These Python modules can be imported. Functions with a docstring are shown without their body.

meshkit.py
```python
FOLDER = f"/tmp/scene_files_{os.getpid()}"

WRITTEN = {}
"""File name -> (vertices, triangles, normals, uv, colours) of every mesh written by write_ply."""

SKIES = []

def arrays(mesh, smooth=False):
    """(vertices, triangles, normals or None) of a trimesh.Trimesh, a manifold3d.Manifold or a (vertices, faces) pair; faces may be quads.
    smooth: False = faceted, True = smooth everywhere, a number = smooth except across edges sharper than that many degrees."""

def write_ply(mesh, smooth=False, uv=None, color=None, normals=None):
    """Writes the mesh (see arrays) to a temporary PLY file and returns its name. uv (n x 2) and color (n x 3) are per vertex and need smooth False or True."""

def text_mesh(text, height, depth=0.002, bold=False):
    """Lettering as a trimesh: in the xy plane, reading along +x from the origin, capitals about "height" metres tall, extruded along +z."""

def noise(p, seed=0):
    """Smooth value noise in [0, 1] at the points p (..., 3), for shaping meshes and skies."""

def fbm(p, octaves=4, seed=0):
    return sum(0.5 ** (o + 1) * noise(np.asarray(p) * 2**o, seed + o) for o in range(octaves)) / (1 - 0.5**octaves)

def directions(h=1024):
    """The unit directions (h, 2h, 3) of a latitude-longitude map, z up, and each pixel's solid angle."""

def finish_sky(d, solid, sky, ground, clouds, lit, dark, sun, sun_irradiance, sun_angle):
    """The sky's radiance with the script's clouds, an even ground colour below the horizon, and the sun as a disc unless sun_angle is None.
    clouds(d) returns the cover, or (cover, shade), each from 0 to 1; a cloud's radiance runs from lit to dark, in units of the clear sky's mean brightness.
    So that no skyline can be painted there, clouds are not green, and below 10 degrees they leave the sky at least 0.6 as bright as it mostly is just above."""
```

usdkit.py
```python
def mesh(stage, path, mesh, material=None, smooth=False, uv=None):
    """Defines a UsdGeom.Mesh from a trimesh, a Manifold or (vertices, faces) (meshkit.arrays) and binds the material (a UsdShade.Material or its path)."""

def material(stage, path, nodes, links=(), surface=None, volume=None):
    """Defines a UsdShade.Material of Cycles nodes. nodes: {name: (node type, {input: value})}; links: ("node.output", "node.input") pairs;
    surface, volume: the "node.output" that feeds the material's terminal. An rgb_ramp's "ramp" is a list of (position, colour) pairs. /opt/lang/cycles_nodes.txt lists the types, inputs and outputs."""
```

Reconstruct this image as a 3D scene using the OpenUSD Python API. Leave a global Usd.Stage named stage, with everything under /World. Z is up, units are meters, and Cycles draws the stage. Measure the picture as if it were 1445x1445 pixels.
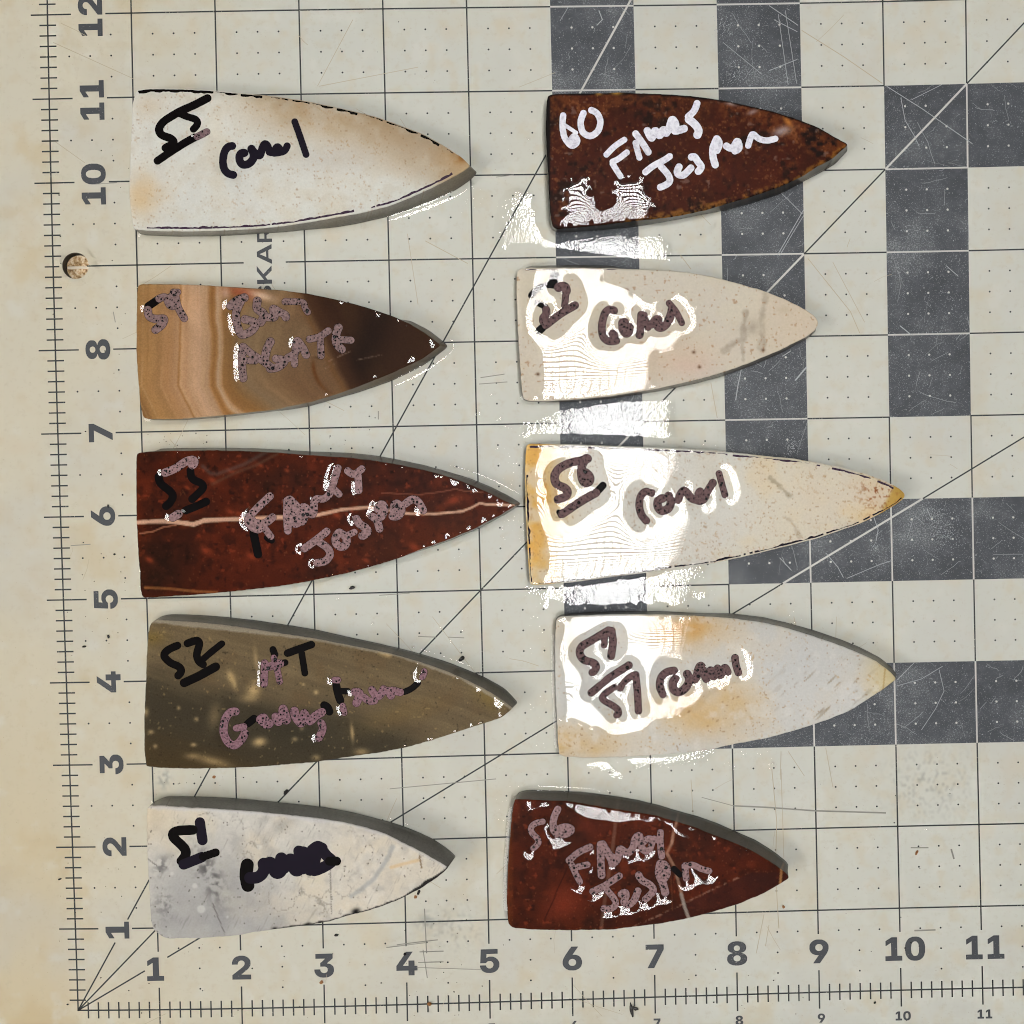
import math, random, glob
import numpy as np, trimesh, shapely, usdkit, meshkit
import scipy.sparse as sp, scipy.sparse.linalg as spl
from scipy.spatial import Delaunay
from scipy.ndimage import map_coordinates, gaussian_filter
from scipy.ndimage import distance_transform_edt as edt
from shapely.geometry import Polygon, LineString, Point, box
from shapely.ops import unary_union
from shapely import affinity
from pxr import Usd, UsdGeom, UsdShade, UsdLux, Gf, Sdf, Vt

IN = 0.0254
stage = Usd.Stage.CreateInMemory()
UsdGeom.SetStageUpAxis(stage, UsdGeom.Tokens.z)
UsdGeom.SetStageMetersPerUnit(stage, 1.0)
UsdGeom.Xform.Define(stage, '/World')
UsdGeom.Scope.Define(stage, '/World/Looks')
rng = np.random.default_rng(7)
random.seed(7)

# ------------------------------------------------------------------ camera
F = 1700.0                                   # focal length in pixels of the 1445 px photograph
RM = np.array([[0.9995924332047044, 0.022420794968284675, -0.017671316671056626],
               [-0.022695951583190564, 0.9996218290076417, -0.015527161786703072],
               [0.0173165025808358, 0.015921900778711157, 0.9997232776193424]])
FLIP = np.diag([1.0, -1.0, -1.0])
CAM = np.array([5.148437449245068, 6.176098845337485, 14.540374310534613]) * IN
RIGHT, DOWN, FWD = RM @ FLIP
cam = UsdGeom.Camera.Define(stage, '/World/camera')
mat = np.eye(4)
mat[0, :3], mat[1, :3], mat[2, :3], mat[3, :3] = RIGHT, -DOWN, -FWD, CAM
cam.AddTransformOp().Set(Gf.Matrix4d(*mat.ravel().tolist()))
cam.CreateHorizontalApertureAttr(36.0)
cam.CreateVerticalApertureAttr(36.0)
cam.CreateFocalLengthAttr(36.0 * F / 1445.0)
cam.CreateClippingRangeAttr(Gf.Vec2f(0.01, 50.0))
cam.GetPrim().CreateAttribute('exposure', Sdf.ValueTypeNames.Float).Set(0.0)


def at(px, py, z=0.0):
    """The point at height z (metres) under pixel (px, py) of the photograph."""
    px, py = np.asarray(px, float), np.asarray(py, float)
    d = ((px - 722.5) / F)[..., None] * RIGHT + ((py - 722.5) / F)[..., None] * DOWN + FWD
    s = (z - CAM[2]) / d[..., 2]
    return CAM + d * s[..., None]


def pix(p):
    q = (np.asarray(p, float) - CAM) @ np.stack([RIGHT, DOWN, FWD]).T
    return 722.5 + F * q[..., 0] / q[..., 2], 722.5 + F * q[..., 1] / q[..., 2]


# ------------------------------------------------------------------ light: the shop light over the bench
LAMP_Z = 70 * IN
LAMP_X, LAMP_Y = (8.7 * IN, 18.6 * IN), (-13.5 * IN, 28.6 * IN)
LAMP_STRENGTH = 30.0


def lin(c):
    c = np.asarray(c, float) / 255.0
    return np.where(c <= 0.04045, c / 12.92, ((c + 0.055) / 1.055) ** 2.4)


ALB = 0.85


def alb(*c):
    return tuple(float(v) for v in lin(c) * ALB)


def build_lamp():
    nodes = {'g': ('geometry', {}), 's': ('separate_xyz', {}),
             'ax': ('math', {'math_type': 'divide', 'value2': 0.0150}), 'fx': ('math', {'math_type': 'fraction'}), 'cx': ('map_range', {'range_type': 'smoothstep', 'clamp': True, 'from_min': 0.10, 'from_max': 0.28, 'to_min': 0.25, 'to_max': 1.0}),
             'ay': ('math', {'math_type': 'divide', 'value2': 0.0125}), 'fy': ('math', {'math_type': 'fraction'}), 'cy': ('map_range', {'range_type': 'smoothstep', 'clamp': True, 'from_min': 0.26, 'from_max': 0.46, 'to_min': 0.02, 'to_max': 1.0}),
             'o': ('math', {'math_type': 'add', 'value2': 5.0}),
             'm': ('math', {'math_type': 'multiply'}), 'k': ('math', {'math_type': 'multiply', 'value2': LAMP_STRENGTH * 1.85}),
             'ex': ('map_range', {'range_type': 'smoothstep', 'clamp': True, 'from_min': LAMP_X[1], 'from_max': LAMP_X[1] - 0.035, 'to_min': 0.12, 'to_max': 1.0}),
             'm2': ('math', {'math_type': 'multiply'}),
             'e': ('emission', {'color': (1.0, 0.993, 0.98)})}
    links = [('g.position', 's.vector'), ('s.x', 'ax.value1'), ('ax.value', 'fx.value1'), ('fx.value', 'cx.value'), ('s.y', 'o.value1'), ('o.value', 'ay.value1'), ('ay.value', 'fy.value1'), ('fy.value', 'cy.value'),
             ('cx.result', 'm.value1'), ('cy.result', 'm.value2'), ('m.value', 'm2.value1'),
             ('s.x', 'ex.value'), ('ex.result', 'm2.value2'), ('m2.value', 'k.value1'), ('k.value', 'e.strength')]
    glow = usdkit.material(stage, '/World/Looks/lamp_diodes', nodes, links, surface='e.emission')
    shell = usdkit.material(stage, '/World/Looks/lamp_shell', {'p': ('principled_bsdf', {'base_color': (0.7, 0.7, 0.7), 'roughness': 0.5})}, surface='p.BSDF')
    t = UsdGeom.Xform.Define(stage, '/World/shop_light').GetPrim()
    t.SetCustomDataByKey('label', 'long white shop light hanging over the cutting mat')
    t.SetCustomDataByKey('category', 'lamp')
    (x0, x1), (y0, y1) = LAMP_X, LAMP_Y
    v = np.array([[x0, y0, LAMP_Z], [x0, y1, LAMP_Z], [x1, y1, LAMP_Z], [x1, y0, LAMP_Z]])
    usdkit.mesh(stage, '/World/shop_light/diode_panel', (v, np.array([[0, 1, 2, 3]])), glow)
    hous = trimesh.creation.box((x1 - x0 + 0.03, y1 - y0 + 0.03, 0.05))
    hous.apply_translation(((x0 + x1) / 2, (y0 + y1) / 2, LAMP_Z + 0.03))
    usdkit.mesh(stage, '/World/shop_light/housing', hous, shell)


build_lamp()


def rect_light(name, pos, target, w, h, intensity, color):
    L = UsdLux.RectLight.Define(stage, '/World/' + name)
    p, d = np.array(pos) * IN, (np.array(pos) - np.array(target)) * IN
    zz = d / np.linalg.norm(d)
    xx = np.cross([0, 1, 0], zz); xx /= np.linalg.norm(xx)
    yy = np.cross(zz, xx)
    m = np.eye(4); m[0, :3], m[1, :3], m[2, :3], m[3, :3] = xx, yy, zz, p
    L.AddTransformOp().Set(Gf.Matrix4d(*m.ravel().tolist()))
    L.CreateWidthAttr(w * IN); L.CreateHeightAttr(h * IN)
    L.CreateIntensityAttr(intensity); L.CreateColorAttr(Gf.Vec3f(*color))


rect_light('added_fill_light', (-80, -28, 80), (5, 6, 0), 48, 48, 10.5, (1.0, 0.975, 0.94))  # added fill light from the lower left, no such lamp is known


# ------------------------------------------------------------------ helpers
used = {}


def numbered(path):
    n = used.get(path, 0)
    used[path] = n + 1
    return path if n == 0 else f'{path}_{n:03d}'


def thing(name, label, cat, loc=(0, 0, 0), group=None, kind=None):
    path = numbered('/World/' + name)
    x = UsdGeom.Xform.Define(stage, path)
    x.AddTranslateOp().Set(Gf.Vec3d(*[float(v) for v in loc]))
    tag(x.GetPrim(), label, cat, group, kind)
    return path, np.array(loc, float)


def tag(o, label=None, cat=None, group=None, kind=None):
    for k, v in (('label', label), ('category', cat), ('group', group), ('kind', kind)):
        if v:
            o.SetCustomDataByKey(k, v)


def put(parent, name, v, f, m, n=None, col=None, label=None, kind=None):
    """One Mesh under parent = (path, origin)."""
    path = numbered(parent[0] + '/' + name)
    v = np.asarray(v, float) - parent[1]
    f = np.asarray(f, np.int32)
    g = UsdGeom.Mesh.Define(stage, path)
    g.CreatePointsAttr(Vt.Vec3fArray.FromNumpy(v.astype(np.float32)))
    g.CreateFaceVertexCountsAttr(Vt.IntArray.FromNumpy(np.full(len(f), f.shape[1], np.int32)))
    g.CreateFaceVertexIndicesAttr(Vt.IntArray.FromNumpy(f.ravel()))
    g.CreateSubdivisionSchemeAttr('none')
    if n is not None:
        g.CreateNormalsAttr(Vt.Vec3fArray.FromNumpy(np.asarray(n, np.float32)))
        g.SetNormalsInterpolation('vertex')
    if col is not None:
        UsdGeom.PrimvarsAPI(g).CreatePrimvar('col', Sdf.ValueTypeNames.Color3fArray, 'vertex').Set(Vt.Vec3fArray.FromNumpy(np.asarray(col, np.float32)))
    UsdShade.MaterialBindingAPI.Apply(g.GetPrim()).Bind(m)
    tag(g.GetPrim(), label, None, None, kind)
    return path


def tri(poly, z, depth=0.0):
    """(v, f) of a shapely polygon lying at height z, or a plate of the given depth below z."""
    vs, fs, n = [], [], 0
    for g in getattr(poly, 'geoms', [poly]):
        if g.is_empty or g.geom_type != 'Polygon' or g.area < 1e-12:
            continue
        if depth > 0:
            e = trimesh.creation.extrude_polygon(g, depth, engine='earcut')
            v, f = np.array(e.vertices), np.array(e.faces); v[:, 2] += z - depth
        else:
            v2, f = trimesh.creation.triangulate_polygon(g, engine='earcut')
            v = np.c_[v2, np.full(len(v2), z)]
            a = v[f[:, 1]] - v[f[:, 0]]; b = v[f[:, 2]] - v[f[:, 0]]
            flip = (a[:, 0] * b[:, 1] - a[:, 1] * b[:, 0]) < 0
            f = np.array(f); f[flip] = f[flip][:, ::-1]
        vs.append(v); fs.append(f + n); n += len(v)
    if not vs:
        return None
    return np.vstack(vs), np.vstack(fs)


def ring_pts(ring, step):
    L = ring.length
    k = max(8, int(L / step))
    s = np.linspace(0, L, k, endpoint=False)
    return np.array([c.coords[0] for c in shapely.line_interpolate_point(ring, s)])


def fill(poly, step):
    """Delaunay fill of a polygon with a jittered grid: (xy, faces)."""
    x0, y0, x1, y1 = poly.bounds
    gx, gy = np.meshgrid(np.arange(x0, x1, step), np.arange(y0, y1, step))
    gx[::2] += step / 2
    p = np.c_[gx.ravel(), gy.ravel()]
    inner = poly.buffer(-0.45 * step)
    shapely.prepare(inner)
    p = p[shapely.contains_xy(inner, p[:, 0], p[:, 1])]
    rings = []
    for g in getattr(poly, 'geoms', [poly]):
        rings.append(ring_pts(g.exterior, step * 0.8))
        for h in g.interiors:
            rings.append(ring_pts(h, step * 0.8))
    p = np.vstack([p] + rings)
    f = Delaunay(p).simplices
    c = p[f].mean(1)
    grown = poly.buffer(1e-6)
    shapely.prepare(grown)
    f = f[shapely.contains_xy(grown, c[:, 0], c[:, 1])]
    a = p[f[:, 1]] - p[f[:, 0]]; b = p[f[:, 2]] - p[f[:, 0]]
    cr = a[:, 0] * b[:, 1] - a[:, 1] * b[:, 0]
    f[cr < 0] = f[cr < 0][:, ::-1]
    return p, f[np.abs(cr) > 1e-14]


def fb(x, y, scale, seed=0, oct=4):
    """fbm in 0..1 with features of about `scale` in the units of x, y."""
    return meshkit.fbm(np.stack([np.asarray(x) / scale, np.asarray(y) / scale, np.full(np.shape(x), seed * 3.7)], -1), oct, seed)


def sm(x, a, b):
    t = np.clip((x - a) / (b - a), 0, 1)
    return t * t * (3 - 2 * t)


def mixc(c, w, d):
    w = np.clip(w, 0, 1)[:, None]
    return c * (1 - w) + np.asarray(d, float) * w


def blob(x, y, cx, cy, rx, ry=None, ang=0.0):
    ry = ry or rx
    a = math.radians(ang)
    u = (x - cx) * math.cos(a) + (y - cy) * math.sin(a); v = -(x - cx) * math.sin(a) + (y - cy) * math.cos(a)
    return np.exp(-((u / rx) ** 2 + (v / ry) ** 2))


def seg_dist(x, y, pts):
    d = np.full(np.shape(x), 1e9)
    for (ax, ay), (bx, by) in zip(pts[:-1], pts[1:]):
        L2 = (bx - ax) ** 2 + (by - ay) ** 2 + 1e-9
        t = np.clip(((x - ax) * (bx - ax) + (y - ay) * (by - ay)) / L2, 0, 1)
        d = np.minimum(d, np.hypot(x - ax - t * (bx - ax), y - ay - t * (by - ay)))
    return d


def sheet_normals(gxv, gyv):
    n = np.c_[-gxv, -gyv, np.ones(len(gxv))]
    return n / np.linalg.norm(n, axis=1, keepdims=True)


# ------------------------------------------------------------------ materials
MATS = {}


def plain(name, color, rough=0.5, **kw):
    if name not in MATS:
        MATS[name] = usdkit.material(stage, '/World/Looks/' + name, {'p': ('principled_bsdf', {'base_color': color, 'roughness': rough, **kw})}, surface='p.BSDF')
    return MATS[name]


def vertex_material(name, rough, fine, amount, spec=0.5, bump=0.0, bump_scale=3000.0, coat=0.0):
    """Base colour from the 'col' primvar, broken up by a fine noise."""
    nodes = {'a': ('attribute', {'attribute': 'col'}), 'g': ('geometry', {}),
             'n': ('noise_texture', {'scale': fine, 'detail': 3.0, 'roughness': 0.6}),
             'r': ('map_range', {'from_min': 0.3, 'from_max': 0.7, 'to_min': 1.0 - amount, 'to_max': 1.0 + amount}),
             'v': ('combine_color', {}), 'm': ('mix_color', {'blend_type': 'multiply', 'fac': 1.0, 'use_clamp': False}),
             'p': ('principled_bsdf', {'roughness': rough, 'specular_ior_level': spec, 'coat_weight': coat})}
    links = [('g.position', 'n.vector'), ('n.fac', 'r.value'), ('r.result', 'v.r'), ('r.result', 'v.g'), ('r.result', 'v.b'),
             ('a.color', 'm.a'), ('v.color', 'm.b'), ('m.result', 'p.base_color')]
    if bump:
        nodes['bn'] = ('noise_texture', {'scale': bump_scale, 'detail': 2.0})
        nodes['b'] = ('bump', {'strength': 1.0, 'distance': bump})
        links += [('g.position', 'bn.vector'), ('bn.fac', 'b.height'), ('b.normal', 'p.normal')]
    MATS[name] = usdkit.material(stage, '/World/Looks/' + name, nodes, links, surface='p.BSDF')
    return MATS[name]


STONE = vertex_material('polished_stone', 0.4, 2200.0, 0.14, spec=0.04)
CORAL = vertex_material('pale_polished_stone', 0.4, 1700.0, 0.05, spec=0.04)
WALL = vertex_material('sawn_stone', 0.2, 1500.0, 0.14, spec=0.3)


def water(name, ior=1.335, bump=0.0, scale=900.0, detail=2.0):
    nodes = {'t': ('transparent_bsdf', {'color': (1, 1, 1)}), 'gl': ('glossy_bsdf', {'color': (1, 1, 1), 'roughness': 0.003}),
             'f': ('fresnel', {'IOR': ior}), 'm': ('mix_closure', {})}
    links = [('f.fac', 'm.fac'), ('t.BSDF', 'm.closure1'), ('gl.BSDF', 'm.closure2')]
    if bump:
        nodes['g'] = ('geometry', {})
        nodes['n'] = ('noise_texture', {'scale': scale, 'detail': detail, 'roughness': 0.6})
        nodes['b'] = ('bump', {'strength': 1.0, 'distance': bump})
        links += [('g.position', 'n.vector'), ('n.fac', 'b.height'), ('b.normal', 'gl.normal')]
    return usdkit.material(stage, '/World/Looks/' + name, nodes, links, surface='m.closure')


WATER = water('water')
WATER_ROUGH = water('water_on_mat', ior=1.42, bump=0.00005, scale=1000.0, detail=1.0)


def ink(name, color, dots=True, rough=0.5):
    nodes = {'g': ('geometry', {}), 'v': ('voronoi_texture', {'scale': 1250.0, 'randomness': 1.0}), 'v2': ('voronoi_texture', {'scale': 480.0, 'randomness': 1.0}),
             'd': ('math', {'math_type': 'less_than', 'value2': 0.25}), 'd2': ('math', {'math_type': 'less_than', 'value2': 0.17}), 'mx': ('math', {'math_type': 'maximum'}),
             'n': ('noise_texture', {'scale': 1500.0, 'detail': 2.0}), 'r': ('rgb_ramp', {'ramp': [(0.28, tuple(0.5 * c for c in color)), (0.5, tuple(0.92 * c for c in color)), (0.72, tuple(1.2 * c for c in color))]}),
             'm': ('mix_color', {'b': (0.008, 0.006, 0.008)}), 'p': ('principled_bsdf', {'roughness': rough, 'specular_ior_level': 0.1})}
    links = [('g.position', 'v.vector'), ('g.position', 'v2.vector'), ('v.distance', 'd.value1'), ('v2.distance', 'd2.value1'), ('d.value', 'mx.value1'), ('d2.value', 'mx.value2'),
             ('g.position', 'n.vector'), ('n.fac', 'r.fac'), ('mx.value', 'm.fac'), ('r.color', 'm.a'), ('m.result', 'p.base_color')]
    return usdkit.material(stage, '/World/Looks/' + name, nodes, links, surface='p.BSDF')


INK_BLACK = plain('black_ink', (0.004, 0.003, 0.003), 0.4, specular_ior_level=0.04)
INK_PURPLE = plain('purple_black_ink', (0.010, 0.007, 0.014), 0.45, specular_ior_level=0.06)
INK_VIOLET = plain('faded_violet_ink', alb(66, 46, 66), 0.45, specular_ior_level=0.1)
INK_DRY_SHEEN = {'rose': ink('dry_ink_sheen_rose', alb(156, 124, 124)), 'tawny': ink('dry_ink_sheen_tawny', alb(138, 112, 110)), 'mauve': ink('dry_ink_sheen_mauve', alb(128, 103, 106)),  # dry black ink; the lamp sheen on it is put into the colour
           'dusk': ink('dry_ink_sheen_dusk', alb(108, 82, 82)), 'pink': ink('dry_ink_sheen_pink', alb(144, 107, 116))}
PAINT_PEN = usdkit.material(stage, '/World/Looks/white_paint_pen', {
    'g': ('geometry', {}), 'n': ('noise_texture', {'scale': 900.0, 'detail': 4.0, 'roughness': 0.7}),
    'r': ('rgb_ramp', {'ramp': [(0.3, alb(188, 184, 198)), (0.5, alb(232, 230, 240)), (0.7, alb(246, 245, 250))]}),
    'p': ('principled_bsdf', {'roughness': 0.5})}, [('g.position', 'n.vector'), ('n.fac', 'r.fac'), ('r.color', 'p.base_color')], surface='p.BSDF')
BEAD = plain('wet_bead_on_ink', (0.006, 0.005, 0.006), 0.03, specular_ior_level=0.6)


def print_material(name, color, worn, scale=1400.0, thr=0.64):
    nodes = {'g': ('geometry', {}), 'n': ('noise_texture', {'scale': scale, 'detail': 3.0, 'roughness': 0.7}), 'n2': ('noise_texture', {'scale': 60.0, 'detail': 2.0}),
             'ad': ('math', {'math_type': 'multiply_add', 'value2': 0.35, 'value3': -0.17}), 's': ('math', {'math_type': 'add'}),
             'r': ('map_range', {'from_min': thr, 'from_max': thr + 0.06, 'clamp': True}), 'm': ('mix_color', {'a': color, 'b': worn}),
             'p': ('principled_bsdf', {'roughness': 0.55, 'specular_ior_level': 0.3})}
    links = [('g.position', 'n.vector'), ('g.position', 'n2.vector'), ('n2.fac', 'ad.value1'), ('n.fac', 's.value1'), ('ad.value', 's.value2'), ('s.value', 'r.value'),
             ('r.result', 'm.fac'), ('m.result', 'p.base_color')]
    return usdkit.material(stage, '/World/Looks/' + name, nodes, links, surface='p.BSDF')


DARK_PRINT = usdkit.material(stage, '/World/Looks/dark_square_print', {
    'g': ('geometry', {}), 'n': ('noise_texture', {'scale': 2500.0, 'detail': 3.0, 'roughness': 0.7}), 'n2': ('noise_texture', {'scale': 45.0, 'detail': 4.0, 'roughness': 0.65}),
    'n3': ('noise_texture', {'scale': 320.0, 'detail': 4.0, 'roughness': 0.7}),
    'fa': ('rgb_ramp', {'ramp': [(0.34, alb(66, 69, 74)), (0.52, alb(77, 80, 85)), (0.66, alb(94, 97, 101))]}),
    'f3': ('map_range', {'from_min': 0.50, 'from_max': 0.74, 'to_max': 0.45, 'clamp': True}), 'm3': ('mix_color', {'b': alb(104, 108, 113)}),
    'ad': ('math', {'math_type': 'multiply_add', 'value2': 0.5, 'value3': -0.25}), 's': ('math', {'math_type': 'add'}),
    'r': ('map_range', {'from_min': 0.61, 'from_max': 0.68, 'clamp': True}), 'm': ('mix_color', {'b': alb(146, 150, 152)}),
    'p': ('principled_bsdf', {'roughness': 0.55, 'specular_ior_level': 0.3})},
    [('g.position', 'n.vector'), ('g.position', 'n2.vector'), ('g.position', 'n3.vector'), ('n2.fac', 'fa.fac'), ('n3.fac', 'f3.value'), ('fa.color', 'm3.a'), ('f3.result', 'm3.fac'),
     ('n2.fac', 'ad.value1'), ('n.fac', 's.value1'), ('ad.value', 's.value2'), ('s.value', 'r.value'), ('r.result', 'm.fac'), ('m3.result', 'm.a'), ('m.result', 'p.base_color')], surface='p.BSDF')
NUMERAL_PRINT = print_material('numeral_print', alb(74, 76, 80), alb(150, 150, 145), 1800.0, 0.66)
LINE_PRINT = print_material('line_print', alb(56, 60, 60), alb(172, 170, 158), 2200.0, 0.66)
DOT_PRINT = plain('dot_print', alb(48, 50, 50), 0.5)
PALE_PRINT = print_material('pale_line_print', alb(206, 204, 198), alb(130, 132, 134), 2200.0, 0.66)
SCRATCH_PALE = plain('pale_scratch', alb(172, 176, 178), 0.6)
SCRATCH_TAN = plain('tan_scratch', alb(186, 174, 148), 0.6)
SCRATCH_GREY = plain('grey_scuff', alb(146, 144, 134), 0.6)

# ------------------------------------------------------------------ the bench and the cutting mat
WOOD = usdkit.material(stage, '/World/Looks/bench_wood', {
    'g': ('geometry', {}), 'mp': ('mapping', {'scale': (2.0, 30.0, 2.0)}), 'n': ('noise_texture', {'scale': 6.0, 'detail': 5.0}),
    'r': ('rgb_ramp', {'ramp': [(0.3, (0.20, 0.13, 0.08)), (0.7, (0.34, 0.24, 0.15))]}), 'p': ('principled_bsdf', {'roughness': 0.6})},
    [('g.position', 'mp.vector'), ('mp.vector', 'n.vector'), ('n.fac', 'r.fac'), ('r.color', 'p.base_color')], surface='p.BSDF')
MAT_T = 0.0042
bench = trimesh.creation.box((1.6, 0.9, 0.03)); bench.apply_translation((0.14, 0.16, -MAT_T - 0.0151))
bp = usdkit.mesh(stage, '/World/workbench_top', bench, WOOD)
tag(bp.GetPrim(), 'brown wooden bench top under the cutting mat', None, None, 'structure')

WARP = np.array([[0.00115, 0.00709], [-0.01197, -0.01436], [0.00622, -0.01339], [0.00807, 0.01348], [-0.01055, 0.00476], [0.0245, -0.00401], [0.00038, -0.03804], [-0.0027, -0.00324], [-0.00855, 0.02585], [-0.02662, -0.01778], [-0.00698, -0.01084], [0.03627, 0.0218], [-0.02254, -0.00524], [0.01603, 0.03858], [0.01724, 0.01113]])


def W(p):
    """Mat inches -> metres on the bench; the old mat has stretched and bowed a little."""
    p = np.asarray(p, float)
    c = np.clip(p, -0.6, 12.4)
    x, y = (c[..., 0] - 5.5) / 6, (c[..., 1] - 6) / 6
    b = np.stack([x ** i * y ** j for i in range(5) for j in range(5) if i + j <= 4], -1)
    return (p + b @ WARP) * IN


def wpoly(poly, seg=0.25):
    poly = shapely.segmentize(poly, seg)
    return shapely.transform(poly, lambda a: W(a))


mat_thing = thing('cutting_mat', 'worn cream and grey gridded cutting mat under all the stone slabs', 'cutting mat', (0, 0, 0))
hole_c = at(106.5, 375.0, 0.0)[:2]
HOLE_R = 0.0040
sheet = Polygon(W(np.array([[-1.2, -1.35], [13.4, -1.35], [13.4, 13.3], [-1.2, 13.3]])))
hole = Polygon([(hole_c[0] + HOLE_R * math.cos(a), hole_c[1] + HOLE_R * math.sin(a)) for a in np.linspace(0, 2 * math.pi, 48, endpoint=False)])
sheet_h = sheet.difference(hole)


def mat_colour(xy):
    px, py = pix(np.c_[xy, np.zeros(len(xy))])
    c = np.tile(np.array([207.0, 207.0, 196.0]), (len(xy), 1))
    yel = 0.8 * sm(px, 480, 60) + 0.45 * sm(py, 900, 1450) * sm(px, 1250, 500) + 0.5 * (fb(px, py, 150, 3) - 0.5)
    c = mixc(c, np.clip(yel, 0, 1) * 0.85, (214, 203, 176))
    tan = sm(fb(px, py, 60, 5, 5), 0.52, 0.72) * (0.35 + 0.6 * sm(px, 420, 60) + 0.35 * sm(py, 1150, 1440))
    c = mixc(c, tan * 0.55, (204, 184, 146))
    c = mixc(c, sm(fb(px, py, 45, 9, 5), 0.58, 0.75) * 0.35, (212, 196, 168))
    c = mixc(c, 0.4 * sm(px, 130, 60) * sm(py, 700, 1350), (204, 182, 140))
    c = mixc(c, 0.5 * sm(fb(px, py, 26, 12, 4), 0.55, 0.72), (215, 213, 202))
    c = mixc(c, sm(fb(px, py, 16, 14, 5), 0.56, 0.74) * 0.3, (206, 190, 158))
    c = mixc(c, sm(fb(px, py, 190, 15, 4), 0.5, 0.68) * 0.35, (198, 197, 190))
    # scuffed grey patches
    g = blob(px, py, 1310, 1105, 55, 45) * sm(fb(px, py, 2.2, 20, 4), 0.5, 0.75) * 0.42
    g = np.maximum(g, blob(px, py, 608, 1300, 22, 14, -20) * sm(fb(px, py, 5, 22, 3), 0.35, 0.7) * 0.7)
    g = np.maximum(g, blob(px, py, 640, 1310, 40, 30) * sm(fb(px, py, 2.2, 23, 4), 0.5, 0.75) * 0.4)
    g = np.maximum(g, blob(px, py, 231, 1098, 8, 14) * sm(fb(px, py, 2.6, 24, 3), 0.42, 0.6) * 0.8)
    c = mixc(c, g, (140, 140, 134))
    return lin(c) * ALB


v2, f2 = fill(sheet_h.intersection(box(-0.027, -0.012, 0.305, 0.315)), 0.00085)
SHEET = usdkit.material(stage, '/World/Looks/mat_vinyl', {
    'a': ('attribute', {'attribute': 'col'}), 'g': ('geometry', {}),
    'mp': ('mapping', {'scale': (1.0, 1.0, 1.0)}),
    'n': ('noise_texture', {'scale': 1500.0, 'detail': 3.0, 'roughness': 0.7}), 'r': ('map_range', {'from_min': 0.66, 'from_max': 0.75, 'clamp': True, 'to_max': 0.55}),
    'n2': ('noise_texture', {'scale': 420.0, 'detail': 4.0, 'roughness': 0.75}), 'r2': ('map_range', {'from_min': 0.54, 'from_max': 0.74, 'clamp': True, 'to_max': 0.36}),
    'm': ('mix_color', {'b': alb(150, 124, 88)}), 'm2': ('mix_color', {'b': alb(190, 176, 150)}),
    'n3': ('noise_texture', {'scale': 2600.0, 'detail': 2.0}), 'b': ('bump', {'strength': 0.6, 'distance': 0.00003}),
    'p': ('principled_bsdf', {'roughness': 0.55, 'specular_ior_level': 0.3})},
    [('g.position', 'n.vector'), ('n.fac', 'r.value'), ('g.position', 'n2.vector'), ('n2.fac', 'r2.value'), ('a.color', 'm2.a'), ('r2.result', 'm2.fac'),
     ('m2.result', 'm.a'), ('r.result', 'm.fac'), ('m.result', 'p.base_color'), ('g.position', 'n3.vector'), ('n3.fac', 'b.height'), ('b.normal', 'p.normal')], surface='p.BSDF')


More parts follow.
